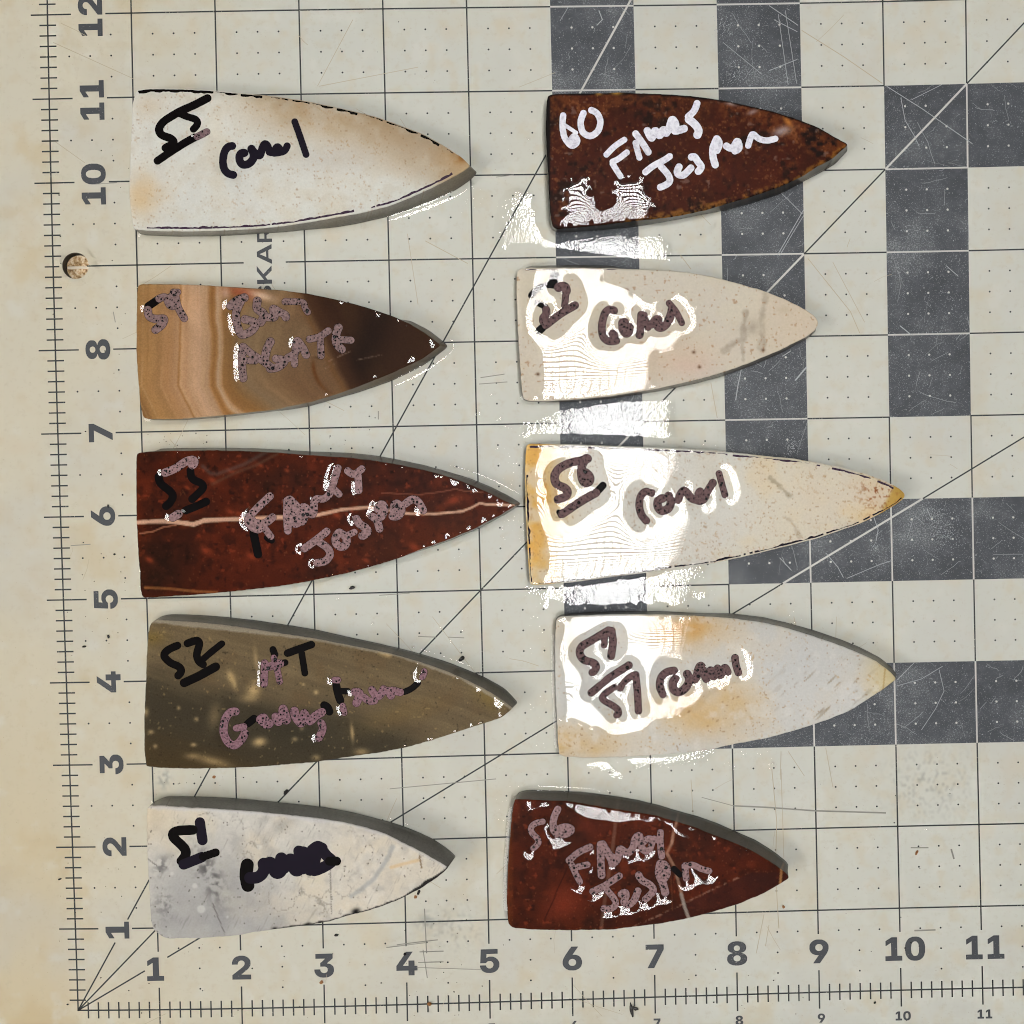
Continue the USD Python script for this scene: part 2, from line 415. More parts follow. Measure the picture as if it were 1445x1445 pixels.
def build_sheet():
    inner = sheet_h.intersection(box(-0.027, -0.012, 0.305, 0.315))
    outer = sheet_h.difference(box(-0.027, -0.012, 0.305, 0.315))
    vo, fo = tri(outer, 0.0)
    co = mat_colour(vo[:, :2])
    va = np.c_[v2, np.zeros(len(v2))]
    vs, fs, cs, n = [va, vo], [f2, fo + len(va)], [mat_colour(v2), co], len(va) + len(vo)
    for ring, sign in ((sheet.exterior, 1), (hole.exterior, -1)):
        p = np.array(shapely.segmentize(ring, 0.02).coords)[:-1]
        if (not ring.is_ccw):
            p = p[::-1]
        if sign < 0:
            p = p[::-1]
        k = len(p); i = np.arange(k); j = (i + 1) % k
        v = np.vstack([np.c_[p, np.zeros(k)], np.c_[p, np.full(k, -MAT_T)]])
        f = np.vstack([np.c_[i, i + k, j + k], np.c_[i, j + k, j]])
        vs.append(v); fs.append(f + n); cs.append(np.tile(lin((70, 66, 58)) * ALB, (2 * k, 1))); n += 2 * k
    put(mat_thing, 'sheet', np.vstack(vs), np.vstack(fs), SHEET, col=np.vstack(cs))


build_sheet()

Z1, Z2, Z3 = 0.00004, 0.00008, 0.00012
DARK = {(6, 12), (6, 11), (6, 10), (6, 9), (6, 8), (6, 7), (6, 6), (6, 5), (6, 4), (8, 12), (8, 11), (8, 10), (8, 9), (8, 8), (8, 7), (8, 6), (8, 5), (9, 5), (10, 5), (11, 5),
        (7, 3), (8, 3), (9, 3), (10, 3), (11, 3), (10, 10), (10, 9), (10, 8), (10, 7), (11, 10)}
for (i, j) in sorted(DARK):
    g = box(i, j, i + 1, j + 1)
    v, f = tri(wpoly(g), Z1)
    put(mat_thing, 'dark_square', v, f, DARK_PRINT)


def is_dark(x, y):
    return (math.floor(x), math.floor(y)) in DARK


def stroke(pts, w):
    return LineString(pts).buffer(w / 2, cap_style='flat', join_style='mitre')


def put_line(name, pts, w, m, z=Z2):
    v, f = tri(wpoly(stroke(pts, w), 0.5), z)
    put(mat_thing, name, v, f, m)


LW = 0.0175
XMAX, YMAX = 13.0, 13.0


def runs(cells):
    out = []
    for k, c in cells:
        if out and out[-1][2] == c and abs(out[-1][1] - k) < 1e-6:
            out[-1][1] = k + 1
        else:
            out.append([k, k + 1, c])
    return out


for x in range(1, 13):                                     # upright grid lines
    cells = [(y, 'w' if (is_dark(x - .5, y + .5) and is_dark(x + .5, y + .5)) else ('n' if (is_dark(x - .5, y + .5) or is_dark(x + .5, y + .5)) else 'd')) for y in range(0, 13)]
    for a, b, c in runs(cells):
        if c == 'n':
            continue
        a2 = 0.71 if a == 0 else a
        put_line('grid_line', [(x, a2), (x, b)], LW if c == 'd' else 0.02, LINE_PRINT if c == 'd' else PALE_PRINT)
    put_line('grid_line', [(x, -0.2), (x, 0.27)], LW, LINE_PRINT)
for y in range(1, 13):                                     # level grid lines
    cells = [(x, 'w' if (is_dark(x + .5, y - .5) and is_dark(x + .5, y + .5)) else ('n' if (is_dark(x + .5, y - .5) or is_dark(x + .5, y + .5)) else 'd')) for x in range(0, 13)]
    for a, b, c in runs(cells):
        if c == 'n':
            continue
        a2 = 0.69 if a == 0 else a
        parts = [(a2, b)]
        if y == 9 and a == 0:
            parts = [(0.24 + 0.165, 2.27), (2.77, b)]
        for p, q in parts:
            put_line('grid_line', [(p, y), (q, y)], LW if c == 'd' else 0.02, LINE_PRINT if c == 'd' else PALE_PRINT)
    if y != 9:
        put_line('grid_line', [(-0.2, y), (0.28, y)], LW, LINE_PRINT)
put_line('ruler_line', [(0, -0.01), (0, 12.9)], 0.018, LINE_PRINT)
put_line('ruler_line', [(-0.01, 0.0), (12.9, 0.0)], 0.018, LINE_PRINT, Z2 + 0.00001)
ticks = []
for k in range(1, 103):
    if k % 8:
        s = k / 8
        ticks.append(wpoly(stroke([(-0.1, s), (0.1, s)], 0.0175)))
        ticks.append(wpoly(stroke([(s, -0.1), (s, 0.1)], 0.0175)))
    elif k == 72:
        ticks.append(wpoly(stroke([(-0.1, 9.0), (0.075, 9.0)], 0.0175)))
v, f = zip(*[tri(t, Z2 + 0.00002) for t in ticks])
off = np.cumsum([0] + [len(a) for a in v[:-1]])
put(mat_thing, 'ruler_ticks', np.vstack(v), np.vstack([a + o for a, o in zip(f, off)]), LINE_PRINT, kind='stuff')


def disc(c, r, k=10):
    return Polygon([(c[0] + r * math.cos(a), c[1] + r * math.sin(a)) for a in np.linspace(0, 2 * math.pi, k, endpoint=False)])


dots = {True: [], False: []}
for i in range(0, 13):
    for j in range(0, 13):
        for a in (1, 2, 3):
            for b in (1, 2, 3):
                if (i == 0 and not (b == 2 or a == 3)) or (j == 0 and not (a == 2 or b == 3)) or (i == 0 and j == 0 and a != b and not (a == 2 and b == 1)):
                    continue
                d = is_dark(i + .5, j + .5)
                dots[d].append(disc(W((i + a / 4, j + b / 4)), (0.0138 if d else 0.0115) * IN, 9))
for d, m in ((False, DOT_PRINT), (True, PALE_PRINT)):
    v, f = zip(*[tri(t, Z2 + 0.00001) for t in dots[d]])
    off = np.cumsum([0] + [len(a) for a in v[:-1]])
    put(mat_thing, 'grid_dots', np.vstack(v), np.vstack([a + o for a, o in zip(f, off)]), m, kind='stuff')

for ang in (30, 45, 60):                                   # slanting guide lines from the corner
    dx, dy = math.cos(math.radians(ang)), math.sin(math.radians(ang))
    s, ds, cur = 0.0, 0.02, None
    Lmax = min(12.9 / dx, 12.9 / dy)
    segs = []
    while s < Lmax:
        c = 'd'
        m_ = s + ds / 2
        if is_dark(dx * m_, dy * m_):
            c = 'w'
        if ang != 45 and 0.96 < m_ < 1.28:
            c = 'n'
        if segs and segs[-1][2] == c:
            segs[-1][1] = s + ds
        else:
            segs.append([s, s + ds, c])
        s += ds
    for a, b, c in segs:
        if c != 'n':
            put_line('guide_line', [(dx * a, dy * a), (dx * b, dy * b)], LW if c == 'd' else 0.024, LINE_PRINT if c == 'd' else PALE_PRINT, Z2 + 0.00003)

# lettering
from PIL import Image, ImageDraw, ImageFont
_font = ImageFont.truetype(glob.glob('/opt/blender-*/*/datafiles/fonts/Inter.woff2')[0], 160)
try:
    _font.set_variation_by_axes([32, 850])
except Exception:
    pass


def glyphs(text):
    """shapely outline of text: baseline at y = 0, capitals one unit tall, centred on x = 0."""
    x0, y0, x1, y1 = _font.getbbox(text, anchor='ls')
    im = Image.new('L', (int(x1 - x0) + 8, int(y1 - y0) + 8))
    ImageDraw.Draw(im).text((4 - x0, 4 - y0), text, 255, _font, anchor='ls')
    on = np.pad(np.asarray(im) > 127, ((0, 0), (1, 1))).astype(np.int8)
    rows, st = np.nonzero(np.diff(on, axis=1) == 1)
    en = np.nonzero(np.diff(on, axis=1) == -1)[1]
    g = shapely.union_all(shapely.box(st, -rows - 1, en, -rows)).buffer(0.8).buffer(-0.8).simplify(0.8)
    cap = -_font.getbbox('H', anchor='ls')[1]
    g = affinity.translate(g, -4, 4 - y0)
    b = g.bounds
    g = affinity.translate(g, -(b[0] + b[2]) / 2, 0)
    g = affinity.translate(g, 0, -g.bounds[1])
    return affinity.scale(g, 1 / cap, 1 / cap, origin=(0, 0))


def put_text(name, g, z=Z3):
    v, f = tri(wpoly(g, 0.1), z)
    put(mat_thing, name, v, f, NUMERAL_PRINT)


for k in range(1, 13):                                     # numerals along the lower edge, upright
    g = affinity.scale(glyphs(str(k)), 0.285 * 1.06, 0.285, origin=(0, 0))
    dx = 0.06 if k == 10 else (0.04 if k > 10 else (-0.04 if k == 1 else 0.005))
    put_text('numeral', affinity.translate(g, k + dx, 0.355))
    s = affinity.scale(glyphs(str(k)), 0.115, 0.11, origin=(0, 0))
    put_text('small_numeral', affinity.translate(s, k + 0.02, -0.37))
for k in range(1, 13):                                     # numerals up the left edge, turned on their side
    if k == 9:
        continue
    g = affinity.rotate(affinity.scale(glyphs(str(k)), 0.285 * 1.06, 0.285, origin=(0, 0)), 90, origin=(0, 0))
    dy = -0.045 if k >= 10 else (-0.02 if k == 1 else 0.0)
    put_text('numeral', affinity.translate(g, 0.655, k + dy + (0.02 if k in (10, 11, 12) else 0)))
_font.set_variation_by_axes([32, 650])
for ch, (y0_, y1_) in zip('FISKARS', ((457, 438), (433.5, 428.5), (424, 403), (400.5, 375), (372.5, 344.5), (341.5, 322), (318, 298))):
    g = glyphs(ch)
    b = g.bounds
    a0, a1 = at(384, y0_)[:2], at(384, y1_)[:2]
    wid = np.hypot(*(a1 - a0)) / IN
    g = affinity.scale(affinity.translate(g, -b[0], -b[1]), wid / (b[2] - b[0]), 0.178 / (b[3] - b[1]), origin=(0, 0))
    g = affinity.rotate(g, 90, origin=(0, 0))
    g = shapely.transform(g, lambda p: p * IN)
    g = affinity.translate(g, a0[0], a0[1])
    v, f = tri(g, Z3)
    put(mat_thing, 'logo_letter', v, f, NUMERAL_PRINT)

# scratches and scuffs in the vinyl


def px_line(pts, w_px, z=Z3 + 0.00002):
    p = at(*np.array(pts, float).T, 0.0)[:, :2]
    return tri(LineString(p).buffer(w_px / 2 / 117 * IN, cap_style='flat'), z)


def join(list_vf):
    list_vf = [x for x in list_vf if x is not None]
    v, f = zip(*list_vf)
    off = np.cumsum([0] + [len(a) for a in v[:-1]])
    return np.vstack(v), np.vstack([a + o for a, o in zip(f, off)])


pale = [px_line(p, w * 0.62) for p, w in [
    ([(1097, 360), (1115, 329), (1134, 296)], 1.6), ([(1100, 361), (1118, 330), (1134, 304)], 1.2), ([(1251, 122), (1300, 153), (1372, 203)], 1.6), ([(1286, 141), (1330, 119)], 1.2),
    ([(1271, 138), (1277, 170), (1290, 192), (1297, 207)], 1.4), ([(1085, 256), (1110, 280), (1132, 302)], 1.2), ([(1232, 727), (1239, 748), (1236, 763)], 1.6), ([(1308, 718), (1313, 730)], 1.6),
    ([(1195, 816), (1240, 797), (1258, 791), (1260, 793)], 1.3), ([(1100, 787), (1117, 805)], 1.4), ([(1104, 786), (1108, 797)], 1.1), ([(1165, 780), (1182, 800), (1190, 815)], 1.4),
    ([(1046, 521), (1041, 545), (1038, 565)], 2.0), ([(1122, 537), (1138, 518)], 3.2), ([(1270, 460), (1285, 472)], 2.2), ([(1104, 503), (1116, 495)], 1.6), ([(1335, 375), (1352, 390)], 1.6),
    ([(1265, 960), (1290, 935)], 1.4), ([(1265, 968), (1300, 958), (1330, 940)], 1.2), ([(1325, 945), (1332, 975), (1320, 1000), (1300, 1030)], 1.2), ([(1092, 28), (1125, 45)], 1.4),
    ([(790, 30), (802, 10)], 1.0), ([(845, 15), (850, 28), (842, 36)], 2.0), ([(1020, 60), (1075, 105)], 1.1), ([(1085, 8), (1126, 36)], 1.6), ([(1085, 100), (1125, 84)], 1.4), ([(1098, 20), (1112, 120)], 1.2), ([(1108, 15), (1124, 118)], 1.2)]]
DK = np.array(sorted(DARK))
for _ in range(330):                                       # hair scratches over the dark squares
    ij = DK[rng.integers(len(DK))]
    a = ij + rng.random(2)
    th = rng.choice([0.1, 0.9, 2.2, 1.2, -0.3]) + rng.normal(0, 0.35)
    L = rng.uniform(0.05, 0.6) * rng.random()
    b = np.clip(a + L * np.array([math.cos(th), math.sin(th)]), ij, ij + 1)
    mid = (a + b) / 2 + rng.normal(0, 0.03, 2) * L
    mid2, mid1 = (mid + b) / 2 + rng.normal(0, 0.006, 2), (mid + a) / 2 + rng.normal(0, 0.006, 2)
    pale.append(tri(Polygon(W(np.array(LineString([a, mid1, mid, mid2, b]).buffer(rng.uniform(0.0008, 0.0022), quad_segs=2).exterior.coords))), Z3 + 0.00002))
v, f = join(pale)
put(mat_thing, 'pale_scratches', v, f, SCRATCH_PALE, kind='stuff')
specks = []
sa = DK[rng.integers(len(DK), size=60000)] + rng.random((60000, 2))
sa = sa[fb(sa[:, 0], sa[:, 1], 0.4, 31, 4) + rng.normal(0, 0.16, len(sa)) > 0.47]
sr = rng.uniform(0.0014, 0.0046, len(sa)) * np.where(rng.random(len(sa)) < 0.05, 1.9, 1.0)
st_ = rng.uniform(0, 6.28, len(sa))[:, None] + np.array([0, 1.9, 3.8, 5.0])
sq = W(sa[:, None, :] + np.stack([np.cos(st_), np.sin(st_)], -1) * (sr[:, None] * rng.uniform(0.5, 1.2, (len(sa), 4)))[..., None])
sk = np.arange(len(sa))[:, None] * 4
specks.append((np.c_[sq.reshape(-1, 2), np.full(len(sa) * 4, Z3 + 0.00003)], np.vstack([sk + [0, 1, 2], sk + [0, 2, 3]])))
for cx, cy, n_, rx in ((1335, 752, 420, 26), (1315, 725, 160, 16), (1118, 630, 120, 10), (1035, 105, 130, 18), (1020, 40, 90, 16), (1235, 772, 60, 7)):
    for _ in range(n_):
        a = at(cx + rng.normal(0, rx * .5), cy + rng.normal(0, rx * .55), 0)[:2]
        th = rng.uniform(0, 6.28) + np.array([0, 1.9, 3.8, 5.0])
        q = a + np.c_[np.cos(th), np.sin(th)] * rng.uniform(0.002, 0.0065) * IN
        specks.append((np.c_[q, np.full(4, Z3 + 0.00003)], np.array([[0, 1, 2], [0, 2, 3]])))
v, f = join(specks)
put(mat_thing, 'pale_nicks', v, f, SCRATCH_PALE, kind='stuff')
tanl = []
for pts, w in [([(1131, 43), (1190, 80), (1245, 118)], 1.2), ([(600, 340), (660, 372)], 1.0), ([(575, 330), (590, 430)], .8), ([(1140, 365), (1200, 440), (1213, 470)], 1.0), ([(1175, 370), (1220, 455)], .8),
               ([(1003, 540), (1012, 590)], .9), ([(962, 365), (960, 360), (975, 380)], 1.0), ([(240, 620), (265, 650)], .8), ([(610, 870), (690, 975)], .7), ([(545, 880), (640, 980)], .6), ([(1089, 1085), (1096, 1160), (1094, 1230), (1099, 1310)], 1.1), ([(1102, 1085), (1106, 1210)], .8),
               ([(975, 1100), (978, 1150)], .9), ([(1067, 1345), (1078, 1290)], .8), ([(1080, 1335), (1085, 1305)], .8), ([(590, 95), (450, 122)], .8), ([(498, 28), (448, 122)], .8), ([(1093, 900), (1093, 960)], .8), ([(1120, 870), (1128, 905)], .8), ([(1180, 870), (1178, 950)], .7),
               ([(1112, 1060), (1135, 1095)], .8), ([(1165, 1055), (1175, 1110)], .8), ([(1102, 1060), (1101, 1100)], .8), ([(75, 60), (190, 112)], .7), ([(78, 200), (120, 230)], .7)]:
    tanl.append(px_line(pts, w))
for _ in range(70):
    a = np.array([rng.uniform(80, 1360), rng.uniform(5, 1440)])
    th = rng.choice([0.55, 0.65, 1.9, 2.5, 0.0]) + rng.normal(0, 0.25)
    L = rng.uniform(12, 70)
    b = a + L * np.array([math.cos(th), math.sin(th)])
    q = W(np.zeros(2)) if False else at(*((a + b) / 2), 0)[:2] / IN
    if not is_dark(*q):
        tanl.append(px_line([a, (a + b) / 2 + rng.normal(0, 1.2, 2), b], rng.uniform(0.4, 0.8)))
v, f = join(tanl)
put(mat_thing, 'tan_scratches', v, f, SCRATCH_TAN, kind='stuff')
grey = [px_line(p, w) for p, w in [([(1035, 1137), (1080, 1139), (1150, 1144), (1250, 1147)], 2.2), ([(599, 1282), (602, 1345)], 1.6), ([(597, 1340), (603, 1380)], 1.2), ([(560, 1333), (600, 1328), (618, 1326)], 1.3), ([(592, 1343), (626, 1342)], 1.5), ([(590, 1358), (626, 1357)], 1.3), ([(588, 1365), (680, 1368)], .9),
        ([(678, 533), (712, 528)], 1.3), ([(676, 542), (716, 539)], 1.2), ([(1285, 1196), (1310, 1196)], 1.6), ([(1342, 1198), (1346, 1212)], 2.4), ([(590, 898), (615, 899)], 1.3), ([(632, 899), (655, 900)], 1.2), ([(550, 1113), (700, 1099)], 1.2), ([(535, 840), (578, 837)], 1.1), ([(160, 440), (163, 455)], 1.2), ([(100, 770), (128, 768)], 1.2), ([(1290, 1313), (1320, 1312)], 2.2),
        ([(990, 1125), (1035, 1137)], 1.0), ([(600, 1330), (545, 1337)], 1.0), ([(700, 250), (725, 247)], 1.0), ([(534, 580), (534, 592)], 1.4), ([(135, 260), (165, 258)], .9)]]
v, f = join(grey)
put(mat_thing, 'grey_scuffs', v, f, SCRATCH_GREY, kind='stuff')

# ------------------------------------------------------------------ the rusty screw in its hole
RUST = usdkit.material(stage, '/World/Looks/rusty_brass', {
    'g': ('geometry', {}), 'n': ('noise_texture', {'scale': 900.0, 'detail': 4.0, 'roughness': 0.7}),
    'r': ('rgb_ramp', {'ramp': [(0.32, alb(96, 62, 34)), (0.48, alb(196, 160, 112)), (0.62, alb(232, 214, 182))]}),
    'b': ('bump', {'strength': 0.5, 'distance': 0.0001}),
    'p': ('principled_bsdf', {'metallic': 0.25, 'roughness': 0.4})}, [('g.position', 'n.vector'), ('n.fac', 'r.fac'), ('r.color', 'p.base_color'), ('n.fac', 'b.height'), ('b.normal', 'p.normal')], surface='p.BSDF')
scr = thing('screw', 'rusty slotted screw sunk in a round hole at the left of the mat', 'screw', (hole_c[0], hole_c[1], -MAT_T))


def screw():
    import manifold3d as m3
    head = m3.Manifold.cylinder(0.0012, 0.0037, 0.0037, 40).translate((0, 0, 0.0))
    dome = m3.Manifold.sphere(0.0085, 64).translate((0, 0, -0.0070)) ^ m3.Manifold.cylinder(0.004, 0.0037, 0.0037, 40)
    b = head + dome
    slot = m3.Manifold.cube((0.012, 0.0009, 0.002), True).translate((0, 0, 0.0019))
    b = b - slot
    m = b.to_mesh()
    v, f = np.array(m.vert_properties[:, :3]), np.array(m.tri_verts)
    put(scr, 'head', v + scr[1], f, RUST)
    floor = plain('slot_highlight', alb(236, 222, 200), 0.35, metallic=0.2)  # highlight in the slot, put in as a pale floor colour
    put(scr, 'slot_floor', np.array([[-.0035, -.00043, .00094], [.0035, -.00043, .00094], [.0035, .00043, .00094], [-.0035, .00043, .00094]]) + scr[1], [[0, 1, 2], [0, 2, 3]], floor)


screw()


# ------------------------------------------------------------------ water films
def film(domain, z, h0, ell, bc_out, bc_ink=None, ink_poly=None, step=0.00028, wavy=2.2e-6, seed=0, out_noise=0.0):
    """The capillary surface of a water film over `domain`: (I - ell^2 lap) h = h0 with h fixed at the rim and round the dry ink. Returns (v, f, n)."""
    mesh_step, step = step, step * 0.8
    x0, y0, x1, y1 = domain.bounds
    pad = 4 * step
    gx = np.arange(x0 - pad, x1 + pad, step); gy = np.arange(y0 - pad, y1 + pad, step)
    X, Y = np.meshgrid(gx, gy)
    shapely.prepare(domain)
    inside = shapely.contains_xy(domain, X, Y)
    bc = np.full(X.shape, bc_out)
    if out_noise:
        bc = bc * (1 + out_noise * 2 * (meshkit.fbm(np.stack([X / 0.0016, Y / 0.0016, np.full(X.shape, seed + .5)], -1), 3, seed) - 0.5) * 2)
    if ink_poly is not None and not ink_poly.is_empty:
        ip = ink_poly.buffer(step * .5)
        shapely.prepare(ip)
        bc[shapely.contains_xy(ip, X, Y)] = bc_ink
    idx = -np.ones(X.shape, int); idx[inside] = np.arange(inside.sum())
    k = (ell / step) ** 2
    N = int(inside.sum())
    rows, cols, vals, rhs = [np.arange(N)], [np.arange(N)], [np.full(N, 1 + 4 * k)], np.full(N, h0)
    ii, jj = np.nonzero(inside)
    for di, dj in ((0, 1), (0, -1), (1, 0), (-1, 0)):
        nb = idx[ii + di, jj + dj]
        inn = nb >= 0
        rows.append(np.nonzero(inn)[0]); cols.append(nb[inn]); vals.append(np.full(inn.sum(), -k))
        rhs[~inn] += k * bc[ii + di, jj + dj][~inn]
    A = sp.csc_matrix((np.concatenate(vals), (np.concatenate(rows), np.concatenate(cols))), (N, N))
    h = bc.copy()
    h[inside] = spl.spsolve(A, rhs)
    h += wavy * 2 * (meshkit.fbm(np.stack([X / 0.006, Y / 0.006, np.full(X.shape, seed + .2)], -1), 2, seed + 40) - 0.5)
    h = gaussian_filter(h, 2.2)
    gyh, gxh = np.gradient(h, step)
    p, f = fill(domain, mesh_step)
    ci = np.stack([(p[:, 1] - gy[0]) / step, (p[:, 0] - gx[0]) / step])
    zz = map_coordinates(h, ci, order=3, mode='nearest')
    nx = map_coordinates(gxh, ci, order=3, mode='nearest'); ny = map_coordinates(gyh, ci, order=3, mode='nearest')
    return np.c_[p, z + np.maximum(zz, 0.00001)], f, sheet_normals(nx, ny)


def cap(c, r, h, z, seg=14, rings=4):
    """A low spherical cap (droplet): v, f, n."""
    R = (r * r + h * h) / (2 * h)
    v, n = [[c[0], c[1], z + h]], [[0, 0, 1]]
    for i in range(1, rings + 1):
        rr = r * i / rings
        zz = math.sqrt(R * R - rr * rr) - (R - h)
        for a in np.linspace(0, 2 * math.pi, seg, endpoint=False):
            v.append([c[0] + rr * math.cos(a), c[1] + rr * math.sin(a), z + zz])
            n.append([rr * math.cos(a) / R, rr * math.sin(a) / R, math.sqrt(1 - (rr / R) ** 2)])
    f = [[0, 1 + k, 1 + (k + 1) % seg] for k in range(seg)]
    for i in range(rings - 1):
        a = 1 + i * seg
        for k in range(seg):
            k2 = (k + 1) % seg
            f += [[a + k, a + seg + k, a + seg + k2], [a + k, a + seg + k2, a + k2]]
    return np.array(v), np.array(f), np.array(n)


def join3(parts):
    off, vs, fs, ns = 0, [], [], []
    for v, f, n in parts:
        vs.append(v); fs.append(f + off); ns.append(n); off += len(v)
    return np.vstack(vs), np.vstack(fs), np.vstack(ns)


# ------------------------------------------------------------------ stone slabs
def outline(keys, t, seed, rough=0.00009):
    """Top ring (z = t) and base ring (z = 0) from traced corners (x, y[, base x, base y]) in photograph pixels."""
    top = np.array([at(k[0], k[1], t)[:2] for k in keys])
    off = np.array([(at(k[2], k[3], 0.0)[:2] - at(k[0], k[1], t)[:2]) if len(k) == 4 else (0, 0) for k in keys])
    closed = np.vstack([top, top[:1]]); oc = np.vstack([off, off[:1]])
    s = np.r_[0, np.cumsum(np.hypot(*np.diff(closed, axis=0).T))]
    m = int(s[-1] / 0.00035)
    q = np.linspace(0, s[-1], m, endpoint=False)
    P = np.c_[np.interp(q, s, closed[:, 0]), np.interp(q, s, closed[:, 1])]
    O = np.c_[np.interp(q, s, oc[:, 0]), np.interp(q, s, oc[:, 1])]
    P = gaussian_filter(P, (1.6, 0), mode='wrap'); O = gaussian_filter(O, (3.0, 0), mode='wrap')
    nrm = np.c_[np.gradient(P[:, 1]), -np.gradient(P[:, 0])]
    nrm /= np.linalg.norm(nrm, axis=1, keepdims=True)
    n = fb(q / 0.0012, q * 0, 1.0, seed, 3) - 0.5
    chip = np.maximum(0, fb(q / 0.0035, q * 0, 1.0, seed + 3, 2) - 0.68) * 3
    area = 0.5 * np.sum(P[:, 0] * np.roll(P[:, 1], -1) - np.roll(P[:, 0], -1) * P[:, 1])
    sgn = 1 if area > 0 else -1
    P2 = P + nrm * sgn * (rough * 2 * n - rough * chip * 2)[:, None]
    if sgn < 0:
        P2, O, P = P2[::-1], O[::-1], P[::-1]
    return P2, P + O


def build_stone(name_label, keys, t, colour, seed, strokes, org, ink_kind, wall_tint, film_h=0.0005, ell=0.0021, edge_bc=0.75, no_film=None, rough=0.00009, gloss=None, wet_black=True, beads=26, edge_noise=0.55):
    T, B = outline(keys, t, seed, rough)
    base = T.mean(0)
    th = thing('stone_slab', name_label, 'stone slab', (base[0], base[1], 0.0), 'pointed stone slabs laid out on the cutting mat')
    poly = Polygon(T).buffer(0)
    ch = 0.00022
    top_poly = poly.buffer(-ch)
    if top_poly.geom_type != 'Polygon':
        top_poly = max(top_poly.geoms, key=lambda g: g.area)
    p, f = fill(top_poly, 0.00036)
    col = lin(colour(*pix(np.c_[p, np.full(len(p), t)]))) * ALB
    put(th, 'polished_face', np.c_[p, np.full(len(p), t)], f, gloss or STONE, np.tile([0, 0, 1.0], (len(p), 1)), col)
    # chamfer, wall, underside
    k = len(T)
    inner = np.array([top_poly.exterior.interpolate(top_poly.exterior.project(Point(*q))).coords[0] for q in T])
    wc = lin(colour(*pix(np.c_[T, np.full(k, t)]))) * ALB
    i = np.arange(k); j = (i + 1) % k

    def strip(a, b, name, m, col, jitter=0):
        v = np.vstack([a, b])
        ff = np.vstack([np.c_[i, i + k, j + k], np.c_[i, j + k, j]])
        e = np.roll(a, -1, 0) - np.roll(a, 1, 0)
        n = np.cross(e, a - b)
        n /= np.linalg.norm(n, axis=1, keepdims=True) + 1e-12
        n = gaussian_filter(n, (2.0, 0), mode='wrap')
        return v, ff, np.vstack([n, n]), np.vstack([col, col])
    zt = t - 0.00028
    wt = np.array(wall_tint)[None, :]
    s1 = strip(np.c_[inner, np.full(k, t)], np.c_[T, np.full(k, zt)], 'c', None, wc)
    wv = (0.82 + 0.36 * fb(np.arange(k) * 1.0, np.zeros(k), 14, seed + 8))[:, None]
    fr = [0.0, 0.2, 0.45, 0.7, 0.93, 1.0]
    rows_v, rows_c = [], []
    tn = np.roll(B, -1, 0) - np.roll(B, 1, 0)
    tn /= np.linalg.norm(tn, axis=1, keepdims=True) + 1e-12
    outw = np.c_[tn[:, 1], -tn[:, 0]]
    for q_, fq in enumerate(fr):
        xy = T + (B - T) * min(1.0, fq / 0.93) - (outw * 0.00055 if fq == 1.0 else 0)
        xy = xy + outw * (0.00012 * (fb(np.arange(k) * 1.0, np.full(k, fq * 9), 5, seed + 11, 3) - 0.5))[:, None] * (0 < fq < 1)
        rows_v.append(np.c_[xy, np.full(k, zt * (1 - fq))])
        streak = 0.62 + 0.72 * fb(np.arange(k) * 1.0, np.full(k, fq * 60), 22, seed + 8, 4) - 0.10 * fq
        rows_c.append((wc * 0.22 * (1 - 0.7 * fq) + wt * (0.25 - 0.05 * fq)) * streak[:, None])  # shade of the steep sides put into their colour, deeper towards the foot
    s2v, s2c = np.vstack(rows_v), np.vstack(rows_c)
    s2f = np.vstack([np.vstack([np.c_[i + r_ * k, i + (r_ + 1) * k, j + (r_ + 1) * k], np.c_[i + r_ * k, j + (r_ + 1) * k, j + r_ * k]]) for r_ in range(len(fr) - 1)])
    fn = np.cross(s2v[s2f[:, 1]] - s2v[s2f[:, 0]], s2v[s2f[:, 2]] - s2v[s2f[:, 0]])
    s2n = np.zeros_like(s2v)
    for q_ in range(3):
        np.add.at(s2n, s2f[:, q_], fn)
    s2n /= np.linalg.norm(s2n, axis=1, keepdims=True) + 1e-20
    s2 = (s2v, s2f, s2n, s2c)
    B = rows_v[-2][:, :2]
    put(th, 'edge_bevel', s1[0], s1[1], gloss or STONE, s1[2], s1[3])
    bot = tri(Polygon(rows_v[-1][:, :2]).buffer(0), 0.00003)
    nb = len(s2[0])
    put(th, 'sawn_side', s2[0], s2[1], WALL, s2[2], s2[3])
    put(th, 'underside', bot[0], bot[1][:, ::-1], WALL, np.tile([0, 0, -1.0], (len(bot[0]), 1)), np.tile(wt, (len(bot[0]), 1)))
    # pen strokes
    dry, wet = [], []
    z_i = t + 0.00003
    for part, kind, w, pts, og, kk in strokes:
        q = np.array(pts, float) * kk + np.array(og)
        m = at(q[:, 0], q[:, 1], t)[:, :2]
        wd = w * kk / 117 * IN
        if len(m) > 2:                                      # smooth the hand's path
            d = np.r_[0, np.cumsum(np.hypot(*np.diff(m, axis=0).T))]
            u = np.linspace(0, d[-1], max(6, int(d[-1] / 0.0004)))
            m = np.c_[np.interp(u, d, m[:, 0]), np.interp(u, d, m[:, 1])]
            m = gaussian_filter(m, (2.2, 0), mode='nearest')
        L = LineString(m)
        g = unary_union([Point(*L.interpolate(s).coords[0]).buffer(wd / 2 * (0.95 + 0.11 * (fb(np.array([s / 0.0009]), np.array([seed * 1.3]), 1, 5, 2)[0])), 7) for s in np.linspace(0, L.length, max(2, int(L.length / 0.00028)))])
        g = g.intersection(top_poly.buffer(-0.00015)).simplify(0.00002)
        (wet if kind in ('k', 'p') else dry).append(g)
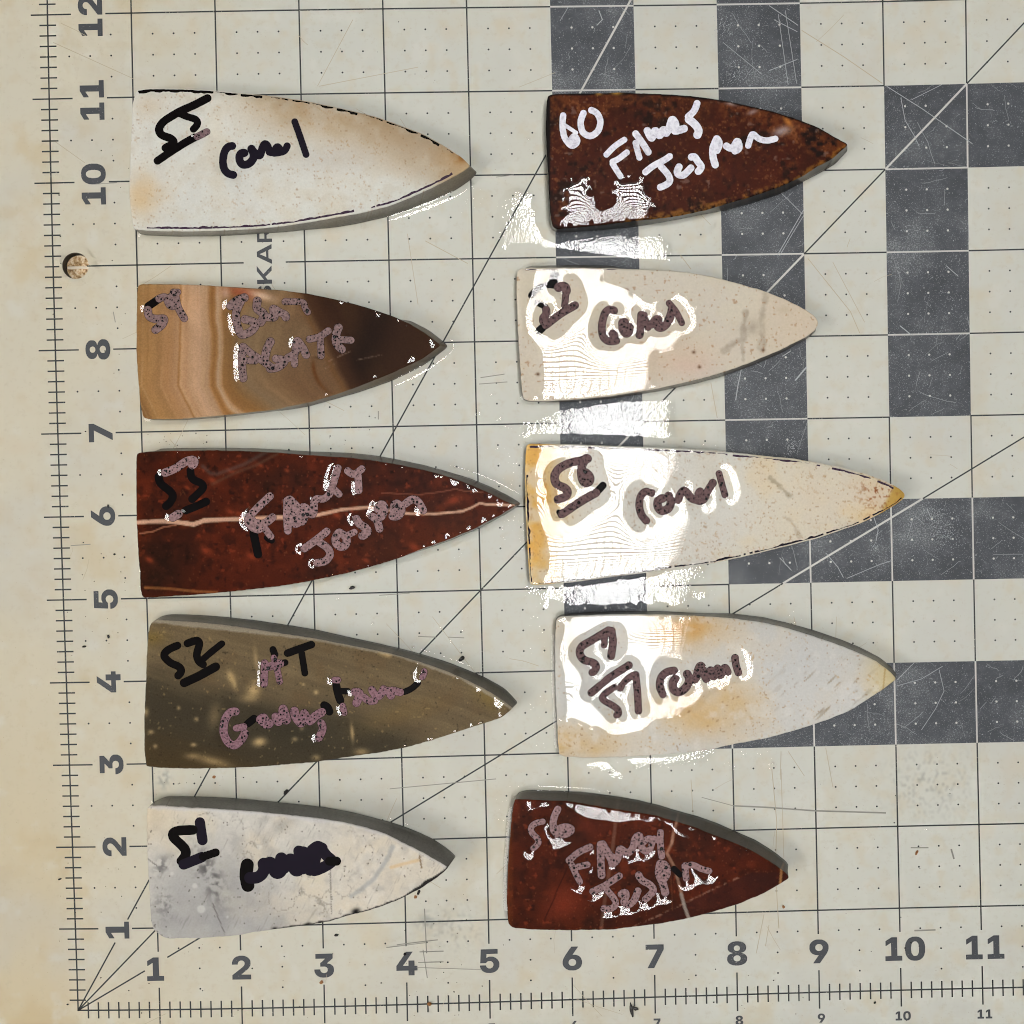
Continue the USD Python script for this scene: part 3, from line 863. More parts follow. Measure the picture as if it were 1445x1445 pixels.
        mm = {'k': INK_BLACK, 'p': INK_PURPLE, 'w': PAINT_PEN}.get(kind) or INK_DRY_SHEEN[ink_kind]
        zz = z_i + (0.00002 if kind == 'd' else 0) + 0.000002 * len(dry) + 0.000002 * len(wet)
        if kind == 'd':
            r = tri(g.buffer(0.00010).intersection(top_poly), t + 0.000015)
            put(th, part + '_stroke_edge', r[0], r[1], INK_BLACK)
        r = tri(g, zz)
        if r is not None:
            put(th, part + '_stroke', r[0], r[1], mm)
    dryp = unary_union(dry) if dry else Polygon()
    if beads and dry:
        beads = beads * 2
        parts = []
        r_ = np.random.default_rng(seed + 100)
        x0, y0, x1, y1 = dryp.bounds
        tries = 0
        while len(parts) < beads and tries < 4000:
            tries += 1
            c = (r_.uniform(x0, x1), r_.uniform(y0, y1))
            rr = r_.choice([0.00020, 0.00030, 0.00042, 0.00058], p=[.45, .34, .15, .06])
            if dryp.buffer(-rr * 1.05).contains(Point(c)):
                parts.append(cap(c, rr, rr * 0.6, z_i + 0.00007, 10, 3))
        if parts:
            v, ff, n = join3(parts)
            put(th, 'water_beads', v, ff, BEAD, n, kind='stuff')
    # water film with its menisci
    dom = top_poly.buffer(-0.00025)
    if no_film is not None:
        dom = dom.difference(no_film(t).buffer(0.001).buffer(-0.002).buffer(0.001))
        dom = dom.buffer(-0.0005).buffer(0.0005)
    inkp = dryp if film_h and not (strokes and strokes[0][1] == 'w') else Polygon()
    if film_h:
        dom = dom.difference(inkp.buffer(0.00003))
        parts = [g for g in getattr(dom, 'geoms', [dom]) if g.area > 2e-6]
        out = [film(g, t + 0.00006, film_h, ell, edge_bc * film_h, 0.00002, inkp.buffer(0.0001), seed=seed, out_noise=edge_noise) for g in parts]
        v, ff, n = join3(out)
        put(th, 'water_film', v, ff, WATER, n)
    return th, T, B, top_poly


def edge_ink(th, top_poly, t, spans, seed, m, wpx=(1.5, 5.0), inset=0.8, gap_at=0.3):
    """Broken pen line along the rim between pairs of photograph points."""
    ring = top_poly.exterior
    out = []
    for a, b in spans:
        s0 = ring.project(Point(*at(*a, t)[:2])); s1 = ring.project(Point(*at(*b, t)[:2]))
        L = ring.length
        d = (s1 - s0) % L
        if d > L / 2:
            s0, d = s1, L - d
        ss = np.arange(0, d, 0.0002)
        c = np.array([ring.interpolate((s0 + s) % L).coords[0] for s in ss])
        if len(c) < 4:
            continue
        tn = np.gradient(c, axis=0); tn /= np.linalg.norm(tn, axis=1, keepdims=True) + 1e-12
        nn = np.c_[-tn[:, 1], tn[:, 0]]
        if not top_poly.contains(Point(*(c[len(c) // 2] + nn[len(c) // 2] * 0.0005))):
            nn = -nn
        w = (wpx[0] + (wpx[1] - wpx[0]) * np.clip(1.9 * fb(ss / 0.0022, ss * 0 + seed, 1, seed, 4) - 0.5, 0, 1)) / 117 * IN
        i0 = (inset + 0.8 * fb(ss / 0.001, ss * 0, 1, seed + 2, 2)) / 117 * IN
        gap = fb(ss / 0.0018, ss * 0, 1, seed + 4, 3) < gap_at
        w = np.where(gap, 0, w)
        A, Bq = c + nn * i0[:, None], c + nn * (i0 + w)[:, None]
        k = len(c)
        v = np.vstack([np.c_[A, np.full(k, t + 0.00002)], np.c_[Bq, np.full(k, t + 0.00002)]])
        ii = np.nonzero(~gap[:-1] & ~gap[1:])[0]
        f = np.vstack([np.c_[ii, ii + 1, ii + 1 + k], np.c_[ii, ii + 1 + k, ii + k]])
        a_, b_, c_ = v[f[:, 0]], v[f[:, 1]], v[f[:, 2]]
        fl = np.cross(b_ - a_, c_ - a_)[:, 2] < 0
        f[fl] = f[fl][:, ::-1]
        if len(f):
            out.append((v, f))
    if out:
        v, f = join(out)
        put(th, 'rim_pen_line', v, f, m)


K = 260 / 1445


def S(part, kind, w, pts, org, k=K):
    return (part, kind, w, pts, org, k)


def specks_of(x, y, scale, thr, seed):
    return sm(fb(x, y, scale, seed, 2), thr, thr + 0.07)


def coral_specks(c, x, y, seed, amt=0.5, col=(176, 132, 84)):
    u, v = x * 0.8 + y * 0.6, -x * 0.6 + y * 0.8
    a = sm(meshkit.fbm(np.stack([u / 7, v / 2.2, np.full(x.shape, seed * 1.1)], -1), 2, seed), 0.68, 0.76)
    b = sm(meshkit.fbm(np.stack([x / 2.4, y / 6, np.full(x.shape, seed * 2.1)], -1), 2, seed + 5), 0.70, 0.78)
    zone = sm(fb(x, y, 40, seed + 7), 0.3, 0.65)
    c = mixc(c, np.maximum(a, b) * amt * zone, col)
    return mixc(c, specks_of(x, y, 2.6, 0.74, seed + 9) * amt, (136, 96, 60))


LABELS = {}
slabs = {}


# --- 55
def c55(x, y):
    c = np.tile(np.array([222.0, 221.0, 213.0]), (len(x), 1))
    c = mixc(c, sm(fb(x, y, 34, 51), 0.45, 0.7) * 0.45, (216, 205, 184))
    up = np.interp(x, [190, 330, 440, 530, 600, 665], [127, 131, 144, 165, 190, 234])
    c = mixc(c, sm(y - up, 78, 4) * sm(x, 290, 430) * 0.9 * (0.5 + 0.8 * fb(x, y, 25, 52, 5)), (178, 148, 108))
    c = mixc(c, sm(x, 430, 640) * sm(y - up, 95, 25) * 0.8 * (0.5 + 0.9 * fb(x, y, 22, 56, 5)), (184, 166, 142))
    c = mixc(c, sm(x, 600, 660) * 0.7, (200, 170, 128))
    c = mixc(c, blob(x, y, 200, 275, 22, 30) * 0.7, (212, 180, 132)) if True else c
    c = mixc(c, blob(x, y, 210, 150, 22, 16) * 0.5, (206, 186, 156))
    c = mixc(c, blob(x, y, 465, 225, 60, 18) * 0.45, (196, 188, 178))
    c = mixc(c, blob(x, y, 650, 222, 12, 8) * 0.8, (160, 104, 40))
    c = mixc(c, sm(fb(x, y, 14, 57, 6), 0.5, 0.72) * 0.35, (206, 196, 178))
    c = mixc(c, sm(fb(x, y, 50, 58, 5), 0.52, 0.7) * 0.35, (208, 206, 200))
    return coral_specks(c, x, y, 55, 0.45)


k55 = [(192, 127), (209, 124.4), (252, 125), (297, 127), (333, 130.5), (369, 133.5), (396, 137), (439, 143.5), (485, 153), (530, 164.5), (566, 177), (602, 191), (629, 207), (652, 222), (664, 234, 675, 243), (652, 243, 664, 255), (638, 250.5, 640, 271), (611, 264.5, 606, 286),
       (580, 278.5, 575, 297.5), (548, 291, 543, 307.5), (508, 301, 503, 316.5), (476, 306.5, 474, 321.5), (440, 313, 438, 324.5), (400, 319, 398, 328.5), (360, 323, 358, 331), (306, 325.5, 306, 334), (252, 326.5, 250, 334.5), (211, 325.5, 207, 332.5), (188, 323.5), (183.5, 290), (182, 272), (184.5, 200), (187, 146)]
o = (180, 110)
s55 = [S('number', 'k', 62, [(635, 155), (520, 215), (410, 262), (280, 340), (238, 400), (260, 450), (350, 475), (375, 510), (290, 553)], o), S('number', 'k', 55, [(400, 275), (480, 310), (545, 322), (560, 360), (510, 408)], o),
       S('number', 'k', 60, [(228, 655), (330, 585), (450, 508), (535, 462)], o), S('number', 'd', 50, [(545, 462), (622, 422)], o),
       S('word', 'p', 60, [(830, 535), (795, 528), (760, 570), (745, 650), (755, 720), (790, 757), (838, 762)], o), S('word', 'p', 62, [(925, 590), (885, 580), (870, 640), (900, 690), (960, 675), (1000, 615), (968, 548)], o),
       S('word', 'p', 58, [(975, 560), (1010, 600), (1045, 625), (1050, 560), (1078, 500), (1105, 540), (1115, 590)], o), S('word', 'p', 55, [(1115, 585), (1150, 590), (1170, 525), (1195, 540), (1195, 590), (1130, 592), (1235, 580), (1255, 525)], o),
       S('word', 'p', 52, [(1308, 335), (1350, 450), (1403, 610)], o)]

# --- agate


def cag(x, y):
    wob = 30 * (fb(x, y, 95, 61, 3) - 0.5) * sm(x, 250, 340) + 9 * (fb(x, y, 60, 69) - 0.5) + 3 * (fb(x, y, 14, 62) - 0.5)
    u = x + wob - np.maximum(0, y - 545) * 0.55 + 0.02 * (y - 480) + sm(x, 310, 360) * (22 * np.sin((y - 430) / 48.0) - 0.0012 * (y - 480) ** 2)
    xs = [185, 196, 215, 238, 250, 253, 256, 262, 268, 280, 292, 297, 300, 303, 307, 311, 316, 330, 345, 362, 385, 405, 420, 640]
    cs = [(150, 104, 52), (166, 120, 64), (172, 126, 70), (178, 130, 78), (188, 142, 92), (166, 116, 62), (196, 150, 100), (190, 144, 96), (192, 150, 104), (198, 156, 112), (196, 152, 104), (172, 120, 62), (160, 108, 52), (176, 124, 66), (206, 166, 118), (196, 150, 98), (158, 110, 56), (152, 106, 52), (146, 108, 62), (142, 112, 74), (150, 114, 72), (138, 102, 62), (128, 92, 56), (120, 86, 50)]
    c = np.stack([np.interp(u, xs, [q[k] for q in cs]) for k in range(3)], 1)
    c = c * np.array([1.0, 1.02, 1.10]) + (c.mean(1, keepdims=True) - c) * 0.10
    c = mixc(c, blob(x, y, 390, 480, 70, 45, -15) * 0.6 * (0.6 + 0.7 * fb(x, y, 40, 68)), (128, 108, 80))
    bw = meshkit.fbm(np.stack([u / 9, y / 400, np.full(x.shape, 6.6)], -1), 4, 66) - 0.5
    c *= (1 + (0.30 - 0.12 * sm(x, 300, 360)) * bw)[:, None]
    tb = meshkit.fbm(np.stack([u / 3.0, y / 500, np.full(x.shape, 9.1)], -1), 2, 70)
    c = mixc(c, sm(tb, 0.60, 0.78) * 0.20 * sm(x, 360, 300) * sm(fb(x, y, 70, 71), 0.35, 0.6), (120, 78, 38))
    c = mixc(c, sm(tb, 0.40, 0.22) * 0.22 * sm(x, 360, 300) * sm(fb(x, y, 70, 72), 0.35, 0.6), (214, 178, 132))
    c = mixc(c, blob(x, y, 345, 413, 26, 8, 10) * 0.9, (160, 84, 56))
    c = mixc(c, blob(x, y, 368, 417, 18, 5, 15) * 0.8, (222, 196, 168))
    c = mixc(c, blob(x, y, 318, 414, 7, 10) * 0.7, (214, 180, 160))
    d = x - (424 + (y - 415) * 0.50) + 10 * (fb(x, y, 30, 63) - 0.5)
    edge = np.exp(-((d + 6) / 6) ** 2)
    c = mixc(c, edge * 0.55, (112, 74, 40))
    dk = np.tile(np.array([60.0, 37.0, 23.0]), (len(x), 1))
    bend = x * 0.92 - (y - 480) * 0.42 + 14 * (fb(x, y, 50, 64) - 0.5)
    dk = mixc(dk, 0.7 * sm(np.sin(bend * 0.11) + 0.6 * np.sin(bend * 0.043 + 1), 0.1, 1.2), (66, 43, 25))
    dk = mixc(dk, 0.8 * blob(x, y, 515, 490, 26, 90, 24), (36, 23, 16))
    dk = mixc(dk, 0.6 * sm(x, 560, 610), (64, 39, 20))
    dk = mixc(dk, 0.7 * sm(d, 36, 4), (78, 50, 32))
    c = c * (1 - sm(d, -7, 9)[:, None]) + dk * sm(d, -7, 9)[:, None]
    c = mixc(c, np.exp(-((np.hypot((x - 492) / 1.0, (y - 512) / 1.0) - 50) / 3.0) ** 2) * sm(x, 480, 440) * sm(y, 500, 520) * 0.8, (104, 60, 28))
    for (ax, ay, bx, by) in ((458, 512, 494, 496), (503, 508, 538, 501), (455, 522, 475, 512)):
        c = mixc(c, np.exp(-(seg_dist(x, y, [(ax, ay), (bx, by)]) / 0.9) ** 2) * 0.45 * sm(fb(x, y, 3, 67), 0.35, 0.6), (190, 160, 140))
    return c


kag = [(194.5, 402.4), (200, 400.6), (252, 401), (295, 402.5), (315, 404.3), (360, 407), (396, 409.3), (439, 415), (472, 422.2), (500.8, 429), (526, 436.5), (553, 445.5), (580, 457.5, 580, 453), (601.5, 471, 607, 467), (622, 487, 634, 488.8), (598, 505, 600, 514.5), (580, 514, 580, 524.8), (553, 526.5, 553, 538),
       (508, 544.5, 508, 553.5), (475.6, 556.3, 474, 563), (436, 568, 436, 574), (400, 575, 400, 579.7), (396, 577), (342, 583.2, 342, 586), (306, 586.8, 306, 590), (252, 591.3), (207, 591.3), (201.6, 588.6), (198, 571.5), (194.4, 532), (192.2, 496), (192.6, 451), (193, 415)]
o, o2 = (180, 370), (400, 370)
sag = [S('number', 'k', 62, [(165, 345), (240, 292)], o), S('number', 'd', 60, [(158, 365), (162, 430), (220, 450), (300, 435), (275, 490), (212, 535)], o), S('number', 'd', 55, [(240, 290), (300, 262), (330, 350), (380, 345), (310, 300), (375, 240), (388, 340), (420, 400), (450, 448)], o), S('number', 'd', 48, [(360, 235), (395, 235)], o),
       S('word', 'd', 62, [(925, 275), (850, 300), (800, 350)], o), S('word', 'd', 60, [(890, 300), (845, 400), (860, 500), (890, 580), (980, 540), (1020, 475), (910, 445)], o), S('word', 'd', 62, [(1020, 295), (1005, 370), (1085, 405), (1040, 480)], o), S('word', 'd', 58, [(1090, 430), (1165, 440), (1130, 350), (1200, 400), (1250, 410), (1240, 440)], o),
       S('word', 'd', 48, [(1225, 310), (1340, 308), (1395, 315), (1380, 355), (1420, 398)], o), S('word', 'd', 58, [(905, 655), (895, 780), (908, 920)], o), S('word', 'd', 55, [(905, 660), (960, 710), (1060, 775), (1140, 830)], o), S('word', 'd', 48, [(900, 770), (1000, 775)], o),
       S('word', 'd', 62, [(1125, 615), (1090, 680), (1075, 770)], o), S('word', 'd', 60, [(1110, 835), (1180, 830), (1245, 770), (1155, 755)], o), S('word', 'd', 60, [(1250, 755), (1320, 720), (1325, 600), (1380, 680), (1405, 735)], o), S('word', 'd', 52, [(1310, 720), (1310, 800)], o),
       S('word', 'd', 52, [(195, 605), (280, 590), (360, 532)], o2), S('word', 'd', 52, [(290, 605), (295, 735)], o2), S('word', 'd', 62, [(435, 505), (410, 570), (410, 640), (465, 690)], o2), S('word', 'd', 52, [(430, 605), (530, 612)], o2)]

# --- 53
V53 = [(193, 737), (230, 735.5), (252, 737), (273, 740), (288, 734.5), (315, 733), (342, 732.4), (402, 730), (447, 727), (483, 719), (521, 715.6), (578, 725), (616, 725), (652, 721.6), (666, 716), (677, 710), (688, 712), (729, 712.6)]


def jasper(x, y, seed, base=(82, 32, 16)):
    c = np.tile(np.array(base, float), (len(x), 1))
    c = mixc(c, sm(fb(x, y, 45, seed, 5), 0.38, 0.68) * 0.75, (56, 27, 16))
    c = mixc(c, sm(fb(x, y, 20, seed + 1, 5), 0.55, 0.75) * 0.6, (112, 44, 22))
    c = mixc(c, sm(fb(x, y, 13, seed + 6, 5), 0.50, 0.72) * 0.5, (96, 38, 19))
    c = mixc(c, sm(fb(x, y, 11, seed + 7, 5), 0.52, 0.74) * 0.55, (42, 20, 12))
    c = mixc(c, specks_of(x, y, 7, 0.69, seed + 2) * 0.7, (132, 52, 28))
    c = mixc(c, specks_of(x, y, 6, 0.70, seed + 3) * 0.6, (30, 16, 11))
    c = mixc(c, specks_of(x, y, 3, 0.78, seed + 4) * 0.4, (150, 84, 52))
    return c


def c53(x, y):
    c = jasper(x, y, 53)
    c = mixc(c, blob(x, y, 225, 805, 50, 40) * 0.6, (36, 24, 15))
    c = mixc(c, blob(x, y, 600, 760, 110, 28, -18) * 0.4, (96, 46, 22))
    c = mixc(c, blob(x, y, 640, 706, 12, 6, -20) * 0.9, (150, 62, 34))
    for cx, cy, r in ((324, 664, 4), (368, 657, 3.5), (264, 688, 3), (283, 705, 3), (325, 722, 4.5), (337, 725, 4), (290, 777, 6), (300, 678, 5), (405, 664, 3), (517, 791, 4), (475, 727, 5), (585, 772, 6), (211, 790, 5), (355, 785, 6)):
        c = mixc(c, blob(x, y, cx, cy, r * 1.4, r * .8, 30) * 0.85, (150, 62, 34))
    g = np.exp(-(seg_dist(x, y, [(286, 658), (297, 668), (307, 669), (345, 655), (372, 640), (384, 634)]) / 3.0) ** 2)
    c = mixc(c, g * 0.55, (98, 80, 74))
    g = np.exp(-(seg_dist(x, y, [(300, 683), (330, 668), (360, 657), (392, 640)]) / 2.4) ** 2)
    c = mixc(c, g * 0.5, (104, 74, 56))
    wv = np.interp(x, [193, 260, 340, 480, 620, 730], [2.6, 3.2, 3.0, 2.4, 1.7, 1.6])
    c = mixc(c, sm(seg_dist(x, y, V53) + 1.2 * (fb(x, y, 6, 531) - .5), wv + .8, wv - .8) * 0.95, (222, 178, 148))
    c = mixc(c, sm(seg_dist(x, y, [(197, 753), (216, 750), (230, 744), (248, 741)]), 1.6, .5) * 0.7, (196, 130, 96))
    c = mixc(c, sm(seg_dist(x, y, [(538.6, 695.5), (591, 698), (623, 694), (643, 690), (655.6, 693), (681, 694.6)]), 1.4, .4) * 0.55, (170, 100, 76))
    c = mixc(c, sm(seg_dist(x, y, [(205, 829), (243, 831), (270, 834), (306, 836)]), 3.0, .6) * 0.75 * (0.5 + fb(x, y, 8, 532)), (160, 100, 54))
    return c


k53 = [(192.6, 639.7), (207, 637.5), (226, 636.5, 226.8, 633), (252, 636, 252, 632.3), (306, 635.2, 306, 631.9), (360, 637, 360, 632.5), (396, 638.8, 396, 634.3), (439, 642.4, 439, 637), (490, 645.5, 490, 638.8), (526, 649.5, 526, 642), (562, 655.5, 562, 648.5), (598, 662.8, 598, 656), (634, 673, 636, 666.5),
       (661, 682.5, 664, 675), (688, 694.3, 695, 688), (711.3, 707, 720, 700.5), (728.4, 712.8, 735.8, 710.8), (706, 727, 715, 725), (670, 745.8, 676, 746), (634, 761, 634, 763.5), (598, 773.7, 598, 776), (562, 788), (526, 799), (490, 808.8), (439, 819.6), (396, 826.8), (342, 833), (288, 838.5), (234, 842), (200.7, 843.5), (198, 831.3), (197, 808), (195.3, 790), (192.6, 736), (192, 682), (192, 655)]
o, o2, o3 = (180, 610), (330, 640), (490, 610)
s53 = [S('number', 'd', 62, [(285, 320), (380, 285), (450, 230), (525, 205), (530, 255), (500, 260)], o), S('number', 'k', 62, [(243, 340), (250, 400), (320, 450), (365, 490), (340, 550), (295, 585)], o), S('number', 'k', 60, [(492, 290), (500, 370), (590, 400), (605, 430), (560, 475), (500, 530)], o),
       S('number', 'k', 62, [(625, 540), (540, 580), (450, 615)], o), S('number', 'd', 62, [(400, 640), (355, 668)], o),
       S('word', 'd', 58, [(290, 328), (180, 430), (115, 500)], o2), S('word', 'd', 90, [(120, 520), (160, 580), (200, 580)], o2), S('word', 'k', 65, [(155, 625), (190, 790)], o2), S('word', 'd', 60, [(175, 545), (235, 560), (310, 495)], o2), S('word', 'd', 52, [(245, 590), (290, 650)], o2), S('word', 'k', 52, [(262, 660), (295, 680)], o2),
       S('word', 'd', 58, [(420, 360), (415, 480), (425, 615)], o2), S('word', 'd', 72, [(430, 360), (510, 440), (530, 520), (470, 560), (450, 450)], o2), S('word', 'd', 62, [(545, 410), (560, 480), (535, 540)], o2), S('word', 'd', 60, [(560, 420), (620, 495), (630, 400)], o2),
       S('word', 'd', 55, [(625, 400), (640, 345), (700, 365), (755, 320), (790, 200), (820, 105)], o2), S('word', 'd', 52, [(785, 280), (825, 318)], o2), S('word', 'd', 55, [(885, 130), (940, 175), (1010, 115)], o2), S('word', 'd', 55, [(975, 180), (980, 290)], o2),
       S('word', 'd', 58, [(545, 750), (650, 675), (735, 605)], o2), S('word', 'd', 58, [(665, 690), (740, 740), (765, 790), (720, 850), (645, 858)], o2), S('word', 'd', 60, [(820, 615), (885, 650), (890, 710), (845, 745), (790, 700), (800, 640), (830, 615)], o2), S('word', 'd', 48, [(895, 640), (945, 615)], o2),
       S('word', 'd', 62, [(958, 505), (980, 555), (1055, 590), (1050, 630), (1000, 648)], o2), S('word', 'd', 58, [(1075, 490), (1120, 505), (1145, 600)], o2), S('word', 'd', 66, [(1150, 500), (1190, 430), (1155, 385), (1125, 440)], o2), S('word', 'd', 60, [(1235, 490), (1290, 500), (1325, 440), (1275, 375), (1245, 430), (1265, 490)], o2),
       S('word', 'd', 58, [(450, 565), (515, 515), (560, 540), (600, 620)], o3)]


# --- 52
def c52(x, y):
    c = np.tile(np.array([114.0, 98.0, 72.0]), (len(x), 1))
    st = meshkit.fbm(np.stack([(x * .95 + y * .3) / 90, (-x * .3 + y * .95) / 9, np.full(x.shape, 2.5)], -1), 4, 521)
    c = mixc(c, sm(st, 0.36, 0.68) * 0.45, (138, 119, 88))
    st2 = meshkit.fbm(np.stack([(x * .95 + y * .3) / 60, (-x * .3 + y * .95) / 4, np.full(x.shape, 4.5)], -1), 4, 528)
    c = mixc(c, sm(st2, 0.5, 0.72) * 0.2, (88, 76, 56))
    c = mixc(c, sm(fb(x, y, 30, 522), 0.5, 0.7) * 0.35, (112, 88, 58))
    e = y - (948 + 0.20 * (x - 205) - 0.0002 * np.maximum(0, x - 430) ** 2) + 26 * (fb(x, y, 45, 523) - 0.5) + 50 * (st - 0.5)
    dark = sm(e, -24, 34) * sm(x, 640, 540)
    c = mixc(c, dark * 0.95, (70, 62, 48))
    c = mixc(c, sm(e, 60, 120) * sm(x, 460, 300) * 0.6, (84, 66, 40))
    c = mixc(c, blob(x, y, 560, 1010, 70, 16, -18) * 0.45, (134, 112, 70))
    c = mixc(c, blob(x, y, 690, 985, 22, 14, 35) * 0.5, (150, 124, 60))
    c = mixc(c, blob(x, y, 215, 900, 18, 10) * 0.6, (136, 112, 52))
    c = mixc(c, blob(x, y, 425, 1030, 60, 22, 5) * 0.5, (62, 58, 46))
    for cx, cy, rx, ry, an, w in ((326, 956, 5, 10, -20, .9), (331, 966, 3, 8, -10, .6), (358, 974, 9, 10, 40, .9), (352, 985, 12, 6, 0, .5), (303, 1010, 9, 18, 10, .35), (366, 1047, 9, 6, -10, .95), (300, 1074, 24, 6, 14, .6), (272, 1067, 10, 4, 0, .5), (497, 1034, 2.4, 12, -4, .8), (273, 1051, 4, 2.5, 0, .8),
                                  (213, 1033, 4, 3, 0, .7), (219, 1053, 3, 3, 0, .6), (277, 1015, 3, 3, 0, .7), (252, 999, 2.5, 2.5, 0, .8), (446, 977, 3, 3, 0, .9), (428, 966, 2, 2, 0, .8), (510, 1061, 10, 5, 0, .6), (446, 1069, 6, 4, 0, .6), (361, 930, 3, 16, -6, .5), (416, 1043, 4, 3, 0, .6), (426, 1028, 3, 3, 0, .4), (206, 1005, 4, 6, 0, .6), (540, 921, 9, 4, 20, .9), (548, 923, 5, 4, 0, .9), (435, 895, 12, 5, 20, .5)):
        c = mixc(c, blob(x, y, cx, cy, rx, ry, an) * w, (206, 176, 124))
    c = mixc(c, specks_of(x, y, 4, 0.72, 525) * 0.5, (176, 148, 96))
    c = mixc(c, specks_of(x, y, 3, 0.74, 526) * 0.5, (40, 34, 26))
    up = np.interp(x, [205, 440, 560, 650, 725], [874, 900, 923, 955, 1000])
    c = mixc(c, sm(y - up + 3 * (fb(x, y, 5, 527) - .5), 4.5, 2) * 0.7, (176, 166, 150))
    return c


k52 = [(211.6, 881.5), (217, 876, 222, 872.5), (221, 874.3, 228.7, 869), (244, 876, 244, 866.2), (280, 878.4, 280, 867.5), (316, 882, 318, 870), (352, 887, 354, 874), (388, 892.3, 390, 879), (424, 897.7, 426, 884.5), (449, 902, 451, 889), (500, 912, 502, 900.6), (527, 917, 530, 906.5), (554, 923, 558, 913), (579, 930, 583, 919), (608, 939, 612, 927.5),
       (629.5, 947, 634, 934.5), (653, 957, 658, 944), (680, 970, 685, 955.5), (707, 986.5, 712, 970.5), (724, 999.3, 732.5, 992), (707, 1013), (680, 1021.8), (644, 1033.5), (608, 1045), (572, 1055), (536, 1062), (498, 1067.2), (444, 1075.7), (390, 1080), (370, 1082), (316, 1084), (262, 1084.8), (231.4, 1084), (206, 1082), (203.5, 1057), (203.5, 1012), (205.3, 967), (207, 922), (209, 895)]
o, o2, o3 = (190, 850), (300, 880), (500, 850)
s52 = [S('number', 'k', 60, [(345, 335), (260, 370), (218, 415), (280, 478), (360, 505), (375, 545), (335, 580)], o), S('number', 'k', 60, [(405, 325), (500, 290), (515, 320), (482, 410), (500, 470), (545, 490)], o), S('number', 'k', 52, [(692, 318), (600, 390), (520, 460)], o), S('number', 'k', 68, [(645, 500), (500, 580), (380, 635)], o),
       S('word', 'd', 55, [(1020, 475), (1015, 640)], o), S('word', 'd', 48, [(1088, 425), (1110, 490), (1140, 630)], o), S('word', 'd', 62, [(1030, 510), (1140, 480)], o), S('word', 'k', 55, [(1085, 370), (1100, 410)], o), S('word', 'k', 52, [(1150, 480), (1180, 472)], o), S('word', 'k', 60, [(1190, 402), (1290, 365), (1395, 328)], o), S('word', 'k', 52, [(1310, 395), (1335, 555)], o),
       S('word', 'd', 62, [(190, 690), (140, 685), (95, 750), (82, 850), (115, 930), (172, 965), (235, 905), (255, 850)], o2), S('word', 'd', 52, [(185, 820), (245, 808)], o2), S('word', 'k', 60, [(275, 785), (325, 745)], o2), S('word', 'd', 72, [(370, 760), (410, 725), (400, 795), (450, 780)], o2), S('word', 'd', 62, [(490, 720), (520, 790), (550, 680)], o2),
       S('word', 'd', 70, [(550, 660), (570, 720), (580, 765)], o2), S('word', 'd', 68, [(640, 675), (650, 740), (700, 785)], o2), S('word', 'd', 66, [(715, 695), (755, 780), (800, 725), (865, 690)], o2), S('word', 'k', 62, [(865, 635), (910, 650), (918, 700)], o2), S('word', 'd', 58, [(845, 770), (875, 810), (830, 905)], o2),
       S('word', 'd', 50, [(955, 442), (982, 442)], o2), S('word', 'k', 62, [(968, 475), (985, 560), (1005, 610)], o2), S('word', 'k', 50, [(990, 530), (1060, 530)], o2), S('word', 'd', 48, [(1020, 645), (1032, 700)], o2), S('word', 'd', 62, [(1105, 535), (1165, 535), (1125, 630)], o2), S('word', 'd', 55, [(1180, 570), (1230, 618), (1280, 600)], o2),
       S('word', 'd', 58, [(1245, 510), (1275, 570), (1310, 580), (1345, 505)], o2), S('word', 'd', 58, [(1375, 525), (1400, 565)], o2), S('word', 'd', 58, [(300, 690), (360, 705)], o3), S('word', 'k', 50, [(385, 705), (450, 680), (505, 625)], o3), S('word', 'd', 46, [(525, 595), (560, 560), (545, 530)], o3)]


